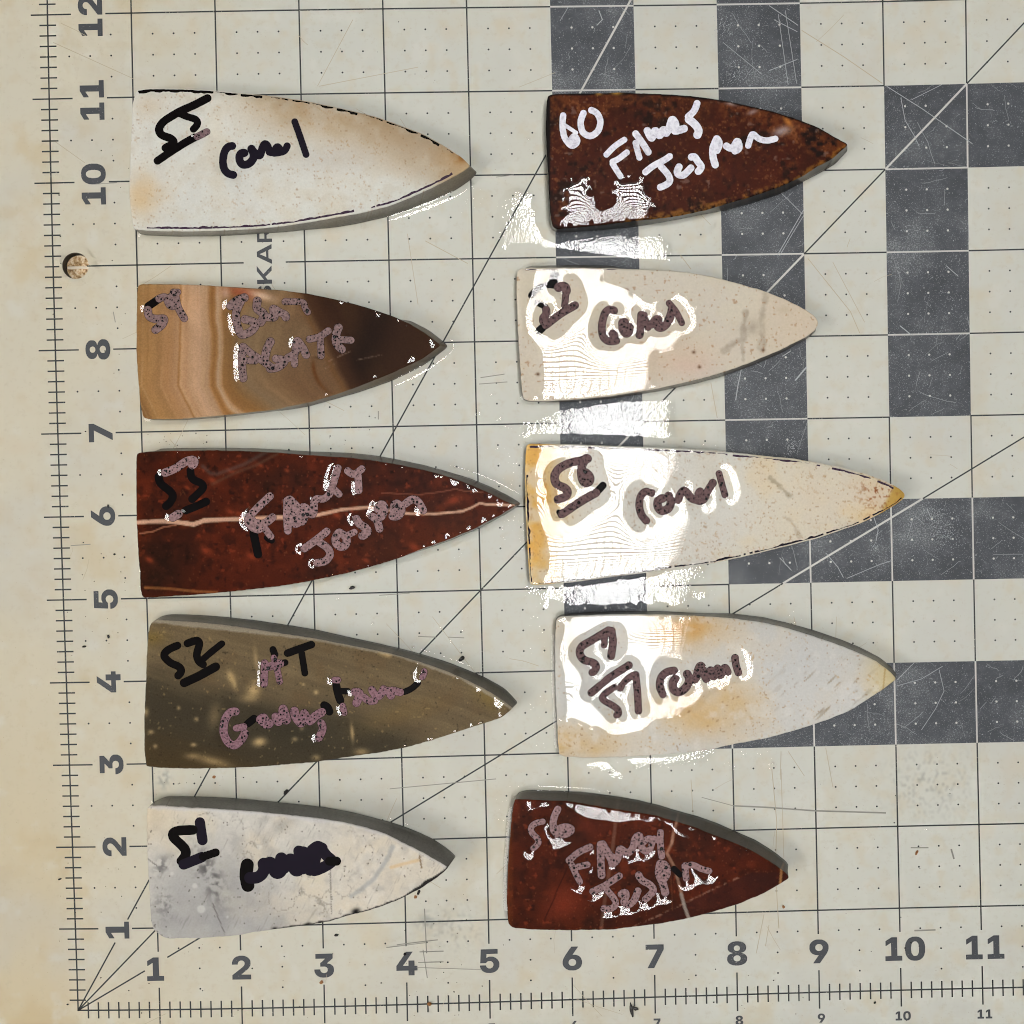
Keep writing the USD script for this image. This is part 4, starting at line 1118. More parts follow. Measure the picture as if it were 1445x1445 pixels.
# --- 51
def c51(x, y):
    c = np.tile(np.array([212.0, 207.0, 196.0]), (len(x), 1))
    c = mixc(c, sm(fb(x, y, 40, 511), 0.42, 0.66) * 0.5, (228, 212, 182))
    c = mixc(c, sm(x, 440, 500) * 0.4 * (0.5 + fb(x, y, 30, 5191)), (222, 208, 184))
    c = mixc(c, sm(fb(x, y, 22, 5192, 6), 0.46, 0.70) * 0.6, (178, 172, 164))
    rid = np.abs(fb(x * 0.8 + y * 0.5, y * 0.8 - x * 0.5, 34, 5194, 5) - 0.5)
    c = mixc(c, sm(rid, 0.014, 0.002) * 0.5 * sm(fb(x, y, 60, 5195), 0.4, 0.6), (122, 114, 106))
    c = mixc(c, sm(fb(x, y, 10, 5193, 4), 0.56, 0.74) * 0.45, (228, 222, 210))
    c = mixc(c, sm(x, 300, 215) * sm(y, 1220, 1150) * 0.6, (226, 206, 170))
    gr = blob(x, y, 320, 1255, 75, 55, 25) * 0.8 + blob(x, y, 250, 1270, 40, 40) * 0.5 + sm(y, 1260, 1310) * sm(x, 480, 380) * 0.5
    c = mixc(c, gr * (0.5 + 0.8 * fb(x, y, 26, 512)), (164, 162, 160))
    c = mixc(c, blob(x, y, 296, 1235, 14, 40, -25) * sm(fb(x, y, 6, 513, 5), 0.40, 0.66) * 0.85, (78, 76, 76))
    c = mixc(c, blob(x, y, 228, 1222, 9, 14, 30) * sm(fb(x, y, 5, 514, 3), 0.4, 0.6) * 0.7, (96, 94, 94))
    c = mixc(c, blob(x, y, 232, 1275, 12, 16, 0) * sm(fb(x, y, 5, 515, 3), 0.42, 0.62) * 0.6, (100, 98, 98))
    c = mixc(c, blob(x, y, 400, 1165, 20, 8, -35) * 0.5, (160, 156, 150))
    c = mixc(c, sm(seg_dist(x, y, [(554, 1195), (545, 1215), (528, 1240), (510, 1255), (496, 1264)]) + 3 * (fb(x, y, 7, 516) - .5), 5, 1) * 0.6, (160, 160, 160))
    c = mixc(c, sm(seg_dist(x, y, [(552, 1224), (570, 1219), (590, 1214)]), 4, 1) * 0.45, (222, 178, 118))
    for cx, cy, r in ((284, 1283, 7), (321, 1294, 3), (275, 1250, 5), (243, 1233, 4), (366, 1195, 5)):
        c = mixc(c, sm(np.hypot(x - cx, y - cy), r, r - 2.6) * 0.5, (226, 224, 216))
    st = meshkit.fbm(np.stack([(x * .87 + y * .5) / 1.6, (-x * .5 + y * .87) / 40, np.full(x.shape, 1.5)], -1), 2, 517)
    c = mixc(c, sm(st, 0.62, 0.84) * 0.30, (112, 106, 100))
    c = mixc(c, specks_of(x, y, 3, 0.74, 518) * 0.8, (70, 62, 56))
    c = mixc(c, sm(seg_dist(x, y, [(592, 1208), (595, 1225)]), 1.4, .5) * .8, (110, 84, 54))
    for p in ([(466, 1220), (467, 1265), (468, 1290)], [(300, 1275), (318, 1320)], [(207, 1211), (222, 1222)]):
        c = mixc(c, sm(seg_dist(x, y, p) + 1.5 * (fb(x, y, 6, 519) - .5), 1.2, .3) * .6, (90, 84, 80))
    up = np.interp(x, [205, 281, 362, 434, 492, 546, 582, 618, 633], [1137, 1140.5, 1145, 1154, 1161, 1176.5, 1195.4, 1215, 1225])
    c = mixc(c, sm(y - up + 5 * (fb(x, y, 8, 520) - .5), 6, 2) * 0.6, (208, 204, 204))
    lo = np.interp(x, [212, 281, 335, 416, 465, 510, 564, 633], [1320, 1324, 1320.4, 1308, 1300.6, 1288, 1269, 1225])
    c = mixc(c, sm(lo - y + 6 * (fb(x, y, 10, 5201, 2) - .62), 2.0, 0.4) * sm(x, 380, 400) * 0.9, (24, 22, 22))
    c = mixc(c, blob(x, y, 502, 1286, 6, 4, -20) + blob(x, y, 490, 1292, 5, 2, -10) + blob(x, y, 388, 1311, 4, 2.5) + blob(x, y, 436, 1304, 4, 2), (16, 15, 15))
    return c


k51 = [(208, 1138.7, 214, 1133), (212.6, 1137, 219, 1131), (222, 1137, 232.4, 1123), (236, 1137, 244, 1122.6), (281, 1140.5, 284, 1123), (326, 1143, 328, 1125), (362, 1145.5, 364, 1128), (398, 1149.5, 401, 1131.8), (434, 1153, 437, 1135.4), (456, 1155.5, 459, 1138), (492, 1162, 495, 1144.5), (519, 1168.5, 523, 1151.5), (546, 1177.5, 551, 1158.8), (564, 1187, 571, 1165), (582, 1196, 593, 1174),
       (600, 1205, 612, 1183), (618, 1215.5, 630, 1195), (633, 1225, 645.5, 1208.5), (618, 1237.6), (591, 1255.6), (564, 1269), (537, 1280), (510, 1288), (495.6, 1290.7), (465, 1300.6), (440, 1305), (416, 1308), (362, 1315), (335, 1320.4), (281, 1324), (236, 1325), (227, 1320.4), (216, 1312.3), (212.6, 1298), (210.8, 1262), (208, 1208), (206.8, 1172), (207, 1147)]
o, o2 = (200, 1100), (420, 1100)
s51 = [S('number', 'p', 78, [(455, 325), (465, 400), (478, 485)], o), S('number', 'k', 75, [(410, 395), (300, 398), (235, 415), (245, 455), (310, 510), (355, 560), (340, 610), (305, 645)], o), S('number', 'p', 80, [(320, 670), (420, 630), (480, 605)], o), S('number', 'k', 62, [(480, 605), (580, 572)], o),
       S('word', 'k', 100, [(830, 660), (815, 750), (835, 840)], o), S('word', 'p', 90, [(840, 770), (910, 775), (965, 720), (955, 650)], o), S('word', 'p', 95, [(960, 680), (1015, 640), (1050, 740), (1095, 730), (1095, 610)], o), S('word', 'p', 95, [(1110, 700), (1170, 610), (1200, 720), (1240, 715), (1240, 570)], o), S('word', 'p', 90, [(1250, 570), (1280, 560), (1310, 720), (1340, 715), (1380, 520), (1420, 545)], o),
       S('word', 'p', 85, [(0, 560), (40, 560), (40, 710)], o2), S('word', 'p', 85, [(105, 560), (165, 510), (225, 600), (285, 640), (200, 690), (115, 725), (110, 640)], o2), S('word', 'k', 70, [(250, 640), (305, 640)], o2)]


# --- 60
def c60(x, y):
    c = np.tile(np.array([66.0, 27.0, 15.0]), (len(x), 1))
    c = mixc(c, sm(fb(x, y, 30, 601, 5), 0.42, 0.66) * 0.7, (52, 24, 14))
    up = np.interp(x, [772, 905, 1012, 1084, 1156, 1198], [133, 131, 140, 155, 180, 204])
    fine = 0.5 * fb(x, y, 5, 609, 5) + 0.5 * fb(x, y, 16, 602, 6)
    w = sm(fine + 0.13 * sm(y - up, 50, 5) + 0.05 * sm(x, 1060, 1150), 0.50, 0.74)
    c = mixc(c, w * 0.6, (118, 62, 28))
    c = mixc(c, sm(0.6 * fb(x, y, 4, 603, 4) + 0.4 * fb(x, y, 30, 610), 0.58, 0.74) * 0.55, (150, 92, 50))
    c = mixc(c, sm(0.55 * fb(x, y, 7, 604, 5) + 0.45 * fb(x, y, 34, 611), 0.51, 0.64) * (0.7 + .3 * sm(x, 1080, 1150)), (27, 17, 14))
    c = mixc(c, blob(x, y, 1000, 250, 90, 20, -10) * 0.5, (80, 32, 18))
    c = mixc(c, blob(x, y, 1103, 185, 13, 6, -20) * 0.75 + blob(x, y, 1032, 146, 9, 3, 10) * .7 + blob(x, y, 1062, 158, 8, 3, -20) * .6, (186, 176, 178))
    c = mixc(c, blob(x, y, 1112, 172, 4, 10, -40) * 0.8, (196, 124, 52))
    c = mixc(c, specks_of(x, y, 8, 0.70, 605) * 0.4, (150, 128, 118))
    c = mixc(c, specks_of(x, y, 3, 0.74, 606) * 0.4, (178, 112, 62))
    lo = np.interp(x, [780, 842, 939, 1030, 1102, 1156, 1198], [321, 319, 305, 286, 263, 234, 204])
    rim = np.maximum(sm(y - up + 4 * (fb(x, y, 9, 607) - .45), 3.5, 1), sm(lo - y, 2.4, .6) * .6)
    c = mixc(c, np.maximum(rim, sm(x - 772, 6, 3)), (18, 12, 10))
    c = mixc(c, sm(lo - y, 9, 3) * sm(fb(x, y, 6, 608), .42, .6) * .7 * sm(x, 850, 900), (150, 98, 36))
    c = mixc(c, blob(x, y, 870, 131, 8, 3) + blob(x, y, 845, 132, 5, 2.5), (186, 138, 58))
    return c


k60 = [(772.6, 135.2), (779, 132.5), (806, 131.6), (842, 131.2), (878, 130), (905, 131.2), (939, 132.5), (976, 135.2), (1012, 139.7), (1048, 147), (1084, 155), (1120, 165.8), (1156, 180), (1179.4, 193.7), (1197.7, 203.6, 1197, 212), (1174, 224.3, 1178, 232), (1156, 234, 1160, 243), (1134.4, 247.7, 1133, 257), (1102, 263, 1102, 273.8), (1066, 275.6, 1066, 285.5),
       (1030, 286.4, 1028, 296.5), (994, 297, 994, 303), (958, 304.6, 958, 310), (932, 308, 932, 315), (896, 311.6, 893, 321), (842, 318.8, 842, 326), (806, 321.5, 806, 328), (784.4, 323.3, 788, 328.5), (780, 319.7), (777, 308), (774.5, 272), (771.8, 218), (770, 178.4), (771.8, 146)]
o, o2 = (680, 110), (940, 110)
s60 = [S('number', 'w', 48, [(638, 285), (630, 380), (645, 470), (705, 545), (760, 500), (725, 440), (690, 500)], o), S('number', 'w', 30, [(650, 370), (740, 430)], o), S('number', 'w', 50, [(800, 268), (770, 340), (785, 430), (850, 465), (915, 420), (935, 340), (905, 270), (850, 250)], o),
       S('word', 'w', 46, [(1125, 480), (1040, 535), (970, 608)], o), S('word', 'w', 46, [(1145, 578), (1060, 645), (1015, 660)], o), S('word', 'w', 46, [(1020, 665), (1060, 730), (1093, 780)], o), S('word', 'w', 52, [(1200, 430), (1260, 510), (1310, 590)], o), S('word', 'w', 46, [(1205, 510), (1235, 625)], o),
       S('word', 'w', 56, [(-152, 405), (-112, 490), (-88, 395), (-52, 470), (-22, 390), (5, 425)], o2), S('word', 'w', 58, [(-5, 440), (25, 400), (45, 310), (85, 370), (50, 425), (150, 395)], o2), S('word', 'w', 52, [(245, 190), (225, 260), (165, 310)], o2), S('word', 'w', 62, [(170, 320), (225, 360), (265, 415), (240, 455)], o2),
       S('word', 'w', 50, [(1275, 745), (1340, 690), (1440, 640), (1480, 610)], o), S('word', 'w', 52, [(-45, 690), (20, 760), (40, 815), (-20, 850), (-55, 860)], o2), S('word', 'w', 55, [(105, 690), (75, 750), (130, 775), (200, 700)], o2), S('word', 'w', 55, [(190, 625), (225, 605), (245, 660), (290, 695), (245, 740)], o2),
       S('word', 'w', 56, [(400, 470), (360, 560), (370, 640), (388, 690)], o2), S('word', 'w', 50, [(395, 470), (430, 510), (395, 580)], o2), S('word', 'w', 55, [(465, 530), (520, 565), (560, 480), (580, 560), (530, 575)], o2), S('word', 'w', 48, [(640, 540), (675, 425), (720, 480), (790, 495), (865, 475)], o2)]


# --- second right (coral, cream-pink)
def c54(x, y):
    c = np.tile(np.array([210.0, 201.0, 185.0]), (len(x), 1))
    c = mixc(c, sm(fb(x, y, 40, 541), 0.42, 0.68) * 0.5, (214, 204, 180))
    c = mixc(c, blob(x, y, 950, 505, 70, 28, -10) * 0.6 + sm(x, 1040, 1130) * 0.45, (212, 188, 162))
    c = mixc(c, blob(x, y, 975, 515, 30, 16) * 0.4, (214, 176, 160))
    c = mixc(c, sm(fb(x, y, 22, 542, 5), 0.52, 0.72) * 0.4, (206, 190, 164))
    gv = sm(seg_dist(x, y, [(1080, 415), (1077, 440), (1073, 455), (1076, 480), (1073, 490)]) + 10 * (fb(x, y, 9, 543) - .5), 7, 1) * 0.5
    gv = np.maximum(gv, sm(seg_dist(x, y, [(1052, 440), (1050, 465), (1048, 480), (1036, 485), (1022, 494)]) + 10 * (fb(x, y, 9, 544) - .5), 7, 1) * 0.6)
    gv = np.maximum(gv, sm(seg_dist(x, y, [(1047, 480), (1049, 508)]) + 6 * (fb(x, y, 7, 545) - .5), 4, 1) * 0.45)
    gv = np.maximum(gv, blob(x, y, 1062, 462, 16, 12) * .5)
    gv = np.maximum(gv, blob(x, y, 1074, 486, 5, 9) * .6)
    c = mixc(c, gv * (0.35 + 0.9 * fb(x, y, 6, 547, 4)), (146, 130, 112))
    c = mixc(c, blob(x, y, 1106, 437, 10, 5) * .35, (186, 168, 140))
    c = mixc(c, specks_of(x, y, 3.5, 0.71, 546) * .55, (160, 112, 76))
    for cx, cy in ((979, 497), (987, 518), (884, 409), (759, 528), (1077, 494)):
        c = mixc(c, blob(x, y, cx, cy, 2.4, 2.0) * .9, (92, 58, 36))
    return c


k54 = [(729, 383.4), (732.6, 379.6), (747, 378, 745, 375.6), (800, 377.3, 800, 374.2), (864, 378.2, 864, 375), (900, 379.8), (936, 381), (966, 383.3), (1002, 389.5), (1038, 398.7), (1074, 408.6), (1110, 423), (1137, 436.5), (1151.4, 447.3), (1156, 455.4), (1150.5, 466, 1152.5, 467), (1137, 476, 1137, 479), (1101, 494, 1101, 499), (1056, 513, 1056, 518), (1020, 525.6, 1020, 531), (984, 535.5, 984, 541), (930, 548, 930, 552.5),
       (864, 559, 864, 562.5), (810, 564.3, 810, 567), (774, 566, 774, 568), (747, 566, 748, 567), (739, 563.4), (737, 554.4), (734.4, 522), (731, 468), (729, 414)]
o = (720, 360)
s54 = [S('number', 'k', 75, [(348, 165), (335, 225)], o), S('number', 'k', 50, [(320, 232), (250, 240), (180, 290), (160, 325)], o), S('number', 'k', 46, [(205, 372), (275, 405)], o), S('number', 'd', 58, [(280, 420), (290, 475), (245, 490), (265, 530)], o), S('number', 'd', 68, [(370, 255), (435, 235), (440, 290)], o), S('number', 'd', 50, [(435, 300), (430, 380), (425, 410)], o),
       S('number', 'd', 58, [(515, 390), (400, 455), (270, 555)], o), S('number', 'k', 62, [(248, 575), (228, 592)], o),
       S('word', 'd', 56, [(822, 440), (780, 415), (740, 450), (715, 560), (725, 645), (770, 682), (840, 670)], o), S('word', 'd', 62, [(795, 615), (830, 620), (810, 655)], o), S('word', 'd', 80, [(890, 525), (890, 600), (920, 620), (930, 560)], o), S('word', 'd', 60, [(1030, 460), (1025, 560), (1012, 635)], o), S('word', 'd', 52, [(1045, 460), (1065, 530), (1085, 575)], o),
       S('word', 'd', 62, [(1110, 550), (1150, 490), (1175, 505), (1140, 555), (1180, 580), (1230, 540), (1265, 460), (1270, 420)], o), S('word', 'd', 46, [(1240, 370), (1300, 440), (1350, 540)], o)]


# --- 58
def c58(x, y):
    c = np.tile(np.array([216.0, 213.0, 204.0]), (len(x), 1))
    c = mixc(c, sm(x, 1020, 1120) * 0.5 * (0.5 + fb(x, y, 50, 587)), (224, 210, 182))
    c = mixc(c, sm(fb(x, y, 45, 581), 0.44, 0.68) * 0.45 * sm(x, 960, 1060), (226, 204, 164))
    c = mixc(c, sm(fb(x, y, 28, 582), 0.5, 0.7) * 0.4, (214, 204, 190))
    yl = sm(x, 800, 752) * (0.35 + 0.9 * sm(fb(x, y, 28, 583), 0.35, 0.62)) + blob(x, y, 790, 700, 26, 50) * .45
    c = mixc(c, yl * 0.85, (224, 178, 96))
    d = np.tile(np.array([196.0, 156.0, 66.0]), (len(x), 1))
    tipw = sm(x + 0.5 * (y - 700), 1250, 1258)
    c = c * (1 - tipw[:, None] * .9) + d * tipw[:, None] * .9
    c = mixc(c, blob(x, y, 1235, 700, 22, 22) * .35, (206, 184, 166))
    c = mixc(c, blob(x, y, 1224, 728, 20, 10, -25) * .4, (236, 196, 126))
    br = blob(x, y, 1238, 695, 24, 26) * specks_of(x, y, 3.2, 0.60, 584) * .9
    c = mixc(c, br, (140, 78, 40))
    c = mixc(c, sm(seg_dist(x, y, [(1086, 675), (1104, 690), (1116, 702)]) + 12 * (fb(x, y, 6, 585) - .5), 5, 0) * .5, (140, 126, 104))
    c = mixc(c, sm(seg_dist(x, y, [(1108, 730), (1120, 740), (1128, 757)]) + 12 * (fb(x, y, 6, 586) - .5), 4, 0) * .4, (168, 150, 128))
    return coral_specks(c, x, y, 58, 0.4)


k58 = [(742.6, 628), (748, 626.2), (802, 626.6), (874, 629.4), (928, 631.2), (1004, 635.3), (1076, 642.8), (1116, 646.5), (1152, 652.3), (1188, 659.5), (1224, 669.4), (1251, 679.3), (1269, 689), (1278, 697.3), (1277, 701.8), (1263.6, 712.6), (1242, 725), (1215, 738.7), (1188, 747.7), (1157.4, 758.5), (1116, 769.3), (1080, 778.3), (1058, 783.7), (1004, 795.4), (950, 802.5), (914, 808), (860, 814.6), (802, 822.4), (757, 826), (748, 825), (745.3, 790), (741.7, 718), (740.8, 664)]
o, o2 = (730, 610), (860, 610)
s58 = [S('number', 'd', 62, [(560, 205), (480, 225), (400, 240), (315, 290), (285, 350), (305, 415), (370, 430), (405, 465), (385, 505), (310, 530)], o), S('number', 'd', 62, [(545, 195), (500, 270), (500, 340), (525, 410), (570, 395), (580, 350), (530, 310)], o), S('number', 'd', 62, [(345, 645), (500, 540), (625, 470)], o), S('number', 'k', 60, [(640, 450), (670, 418)], o), S('number', 'k', 40, [(325, 625), (340, 655)], o),
       S('word', 'd', 56, [(340, 480), (290, 455), (245, 490), (230, 570), (248, 650), (295, 700)], o2), S('word', 'd', 62, [(425, 520), (385, 515), (370, 570), (400, 625), (465, 605), (490, 540), (460, 490)], o2), S('word', 'd', 58, [(535, 540), (560, 475), (590, 440), (615, 480), (640, 525), (680, 530)], o2), S('word', 'd', 58, [(695, 490), (715, 445), (715, 500), (670, 535), (735, 545), (765, 470), (815, 390)], o2), S('word', 'd', 48, [(857, 315), (880, 400), (908, 500)], o2)]


# --- 57
def c57(x, y):
    c = np.tile(np.array([208.0, 206.0, 200.0]), (len(x), 1))
    c = mixc(c, sm(fb(x, y, 40, 571), 0.42, 0.66) * 0.5, (218, 204, 180))
    og = blob(x, y, 965, 890, 55, 24, -5) * .85 + blob(x, y, 985, 1010, 60, 30, 10) * .65 + blob(x, y, 835, 1050, 40, 24) * .5 + blob(x, y, 1040, 985, 40, 20, 20) * .5 + blob(x, y, 790, 1050, 18, 20) * .5
    c = mixc(c, og * (0.35 + 1.3 * fb(x, y, 20, 572, 5)), (212, 166, 98))
    c = mixc(c, blob(x, y, 880, 920, 45, 40) * .6 + blob(x, y, 1100, 930, 70, 30) * .5, (204, 205, 205))
    c = mixc(c, sm(x, 1205, 1262) * .7, (206, 188, 134))
    u, v = x * .72 - y * .70, x * .70 + y * .72
    dash = sm(meshkit.fbm(np.stack([u / 22, v / 4.2, np.full(x.shape, .7)], -1), 2, 573), .62, .72) * blob(x, y, 1170, 985, 60, 45)
    c = mixc(c, dash * .7, (140, 120, 94))
    c = mixc(c, sm(fb(x, y, 12, 574), .55, .72) * .35, (226, 222, 214))
    c = mixc(c, blob(x, y, 800, 900, 16, 40) * .35, (184, 164, 128))
    c = mixc(c, sm(seg_dist(x, y, [(1249, 944), (1246, 975)]), 1.4, .4) * .5, (160, 118, 54))
    return coral_specks(c, x, y, 57, 0.5, (186, 140, 84))


k57 = [(785.3, 873.4), (789.8, 870, 793, 867), (824, 868, 826, 863.8), (878, 866.6, 880, 862), (932, 867, 934, 862), (986, 869.3, 988, 865), (1029, 872, 1031, 865), (1074, 878, 1077, 870.5), (1110, 886, 1113, 879), (1146, 897, 1149, 889.2), (1182, 909.5, 1186, 902), (1209, 920, 1213, 913), (1236, 932.7, 1240, 927), (1254, 945.8, 1258, 941), (1265.7, 958, 1266, 953), (1245, 974), (1200, 1003), (1164, 1017.4), (1128, 1029), (1083, 1041.7), (1020, 1053.5), (1004, 1058), (950, 1064), (878, 1068.7), (824, 1069.6), (797, 1068), (789, 1065), (788, 1057), (786, 1012), (783.5, 958), (783.5, 904)]
o, o2 = (770, 850), (1020, 850)
s57 = [S('number', 'd', 58, [(500, 215), (450, 245), (350, 305), (275, 345), (260, 400), (295, 455), (390, 475), (405, 515), (360, 555)], o), S('number', 'd', 48, [(490, 215), (460, 270), (460, 345)], o), S('number', 'd', 58, [(515, 215), (530, 310), (512, 430)], o), S('number', 'd', 56, [(660, 488), (500, 590), (352, 715)], o), S('number', 'd', 50, [(545, 660), (470, 710), (430, 755), (510, 800), (570, 835), (580, 885), (550, 885)], o), S('number', 'd', 52, [(580, 680), (610, 625), (690, 565)], o), S('number', 'd', 54, [(705, 560), (720, 700), (728, 860)], o),
       S('word', 'd', 58, [(1015, 535), (950, 540), (900, 590), (890, 660), (925, 730)], o), S('word', 'd', 62, [(1025, 595), (990, 620), (1000, 690), (1050, 715), (1110, 660), (1135, 600), (1105, 555)], o), S('word', 'd', 60, [(1140, 600), (1175, 620), (1200, 510), (1220, 480), (1240, 560), (1265, 610)], o), S('word', 'd', 58, [(1290, 525), (1315, 600), (1350, 500), (1370, 590), (1405, 495), (1430, 555)], o), S('word', 'd', 54, [(95, 425), (100, 490), (125, 560)], o2)]


# --- 56
def c56(x, y):
    c = jasper(x, y, 56, (82, 32, 16))
    c = mixc(c, blob(x, y, 795, 1275, 30, 24, -30) * .75, (132, 52, 30))
    c = mixc(c, blob(x, y, 830, 1165, 22, 14, 40) * .5, (124, 46, 26))
    fac = y - np.interp(x, [860, 934, 1006, 1060], [1322, 1290, 1255, 1230])
    c = mixc(c, sm(fac, 0, 3) * .5, (58, 30, 26))
    c = mixc(c, np.exp(-(fac / 1.4) ** 2) * sm(x, 870, 890) * sm(x, 1062, 1040) * sm(fb(x, y, 4, 561), .42, .58) * .6, (190, 150, 130))
    c = mixc(c, sm(seg_dist(x, y, [(871, 1140), (869, 1157), (864.7, 1195), (860, 1226), (853, 1274), (848.5, 1312)]) + 1.5 * (fb(x, y, 6, 562) - .5), 3.6, 1.2) * .42, (146, 112, 94))
    c = mixc(c, sm(seg_dist(x, y, [(957, 1154), (951, 1172), (948, 1190), (941, 1204), (952, 1224), (961, 1258), (966, 1280), (972, 1296)]), 3.0, 1.2) * .62 * (0.55 + 0.8 * fb(x, y, 9, 563)), (204, 164, 136))
    c = mixc(c, sm(seg_dist(x, y, [(961, 1262), (967, 1282), (972, 1296)]), 3.4, 1.4) * .6, (160, 160, 152))
    c = mixc(c, sm(seg_dist(x, y, [(1103, 1226), (1102, 1236), (1101, 1248)]), 2.6, 1) * .85, (186, 130, 78))
    c = mixc(c, sm(seg_dist(x, y, [(800, 1225), (785, 1260), (768, 1300)]), 1.2, .4) * .6, (40, 18, 10))
    c = mixc(c, sm(seg_dist(x, y, [(949, 1285), (948, 1260), (946, 1230)]), 1.2, .4) * .5, (130, 70, 44))
    c = mixc(c, sm(x, 727, 719) * .6, (104, 50, 22))
    return c


k56 = [(726, 1128, 731, 1119), (735, 1128, 738, 1114.3), (754, 1129, 756, 1114), (801, 1130.6, 803, 1115.6), (826, 1134.5, 828, 1117.5), (862, 1141, 864, 1122), (898, 1146.5, 900, 1128), (925, 1151, 927, 1134.5), (952, 1159, 955, 1143), (981, 1167.5, 984, 1151), (1006, 1178, 1010, 1160), (1033, 1188, 1038, 1172.5), (1060, 1200, 1065, 1184), (1087, 1216, 1092, 1201), (1103, 1227, 1108, 1214), (1113.5, 1236, 1115, 1222.4), (1114, 1239.5), (1101.4, 1247.5), (1078, 1261), (1042, 1276.3), (1006, 1287), (972, 1296), (934, 1303.3), (880, 1310), (862, 1312.3), (808, 1313.2), (754, 1312.3), (723.4, 1309.7), (717, 1303.4), (715.3, 1271), (716, 1235), (719, 1190), (722.5, 1150.4)]
o, o2 = (700, 1100), (880, 1100)
s56 = [S('number', 'd', 46, [(375, 328), (310, 338), (265, 375), (275, 420), (335, 465), (340, 500), (285, 545)], o), S('number', 'd', 55, [(488, 225), (450, 300), (445, 400), (490, 440), (570, 425), (605, 385), (530, 365), (465, 400)], o), S('number', 'd', 90, [(500, 410), (560, 400)], o), S('word', 'd', 52, [(745, 525), (640, 572), (565, 640)], o), S('word', 'd', 50, [(715, 668), (620, 690)], o), S('word', 'd', 48, [(590, 660), (620, 730), (662, 810)], o),
       S('word', 'd', 58, [(820, 500), (820, 620), (828, 760)], o), S('word', 'd', 62, [(830, 500), (865, 560), (905, 620), (915, 670)], o), S('word', 'd', 56, [(915, 600), (930, 665), (965, 600), (965, 530), (1025, 580)], o), S('word', 'd', 55, [(1030, 580), (1075, 545), (1090, 450), (1130, 425), (1130, 500), (1150, 560), (1190, 565)], o), S('word', 'd', 48, [(1150, 500), (1195, 450), (1235, 470), (1205, 555)], o), S('word', 'd', 52, [(1290, 405), (1285, 480), (1300, 610)], o), S('word', 'd', 50, [(1240, 465), (1285, 480)], o),
       S('word', 'd', 52, [(975, 750), (850, 835), (750, 880)], o), S('word', 'd', 50, [(865, 860), (925, 930), (950, 975), (905, 1020), (835, 1010)], o), S('word', 'd', 55, [(975, 905), (1010, 870), (1030, 900), (990, 970), (1040, 990), (1085, 950), (1115, 865)], o), S('word', 'd', 55, [(1115, 740), (1135, 790), (1215, 825), (1245, 870), (1165, 945)], o), S('word', 'd', 62, [(290, 650), (270, 730), (310, 820), (328, 895)], o2), S('word', 'd', 64, [(310, 660), (345, 700), (330, 770), (290, 790)], o2),
       S('word', 'k', 48, [(395, 700), (440, 745)], o2), S('word', 'd', 50, [(480, 675), (490, 775)], o2), S('word', 'd', 48, [(485, 680), (540, 660), (600, 700), (680, 720)], o2)]

GREY_WALL = tuple(lin((126, 122, 112)) * ALB)
jobs = [
    ('55', 'cream slab with a tan upper edge at top left, marked 55 coral in black', k55, 0.0070, c55, 55, s55, 'mauve', lin((206, 196, 176)) * ALB, dict(gloss=CORAL, edge_noise=0.12, film_h=0.00052, beads=3)),
    ('ag', 'banded tan and dark brown agate slab, the only banded one, below the cream one marked 55', kag, 0.0062, cag, 61, sag, 'tawny', lin((176, 146, 108)) * ALB, dict(film_h=0.00066, beads=42)),
    ('53', 'dark red slab crossed lengthwise by a thin pink vein', k53, 0.0068, c53, 53, s53, 'rose', lin((120, 92, 72)) * ALB, dict(film_h=0.00066, beads=46)),
    ('52', 'olive brown slab with small cream spots, second from the bottom on the left', k52, 0.0078, c52, 52, s52, 'pink', lin((116, 108, 92)) * ALB, dict(film_h=0.00050, beads=40, rough=0.00014)),
    ('51', 'thick dry grey and cream slab at bottom left with a scribbled black word', k51, 0.0112, c51, 51, s51, 'mauve', lin((118, 112, 100)) * ALB, dict(gloss=CORAL, film_h=0.0, beads=0, rough=0.00018)),
    ('60', 'dark mottled red slab at top right written on in white paint', k60, 0.0070, c60, 60, s60, 'rose', lin((96, 88, 72)) * ALB, dict(film_h=0.0004, beads=0)),
    ('54', 'pinkish cream slab with grey brown veins towards its tip, just below the white lettered slab', k54, 0.0062, c54, 54, s54, 'dusk', lin((176, 160, 136)) * ALB, dict(gloss=CORAL, edge_noise=0.12, film_h=0.00052, beads=22)),
    ('58', 'long white slab with yellow left end and amber tip, outlined in dark pen', k58, 0.0064, c58, 58, s58, 'dusk', lin((196, 180, 164)) * ALB, dict(gloss=CORAL, edge_noise=0.12, film_h=0.00052, beads=22)),
    ('57', 'pale slab with orange patches and two numbers divided by a slash', k57, 0.0066, c57, 57, s57, 'dusk', lin((150, 142, 124)) * ALB, dict(gloss=CORAL, edge_noise=0.12, film_h=0.00052, beads=40)),
    ('56', 'small dark red slab at bottom right cut by two pale cross veins', k56, 0.0086, c56, 56, s56, 'rose', lin((124, 112, 94)) * ALB, dict(film_h=0.00060, beads=46, edge_bc=0.42)),
]


def pxpoly(pts, z):
    return Polygon(at(*np.array(pts, float).T, z)[:, :2]).buffer(0)


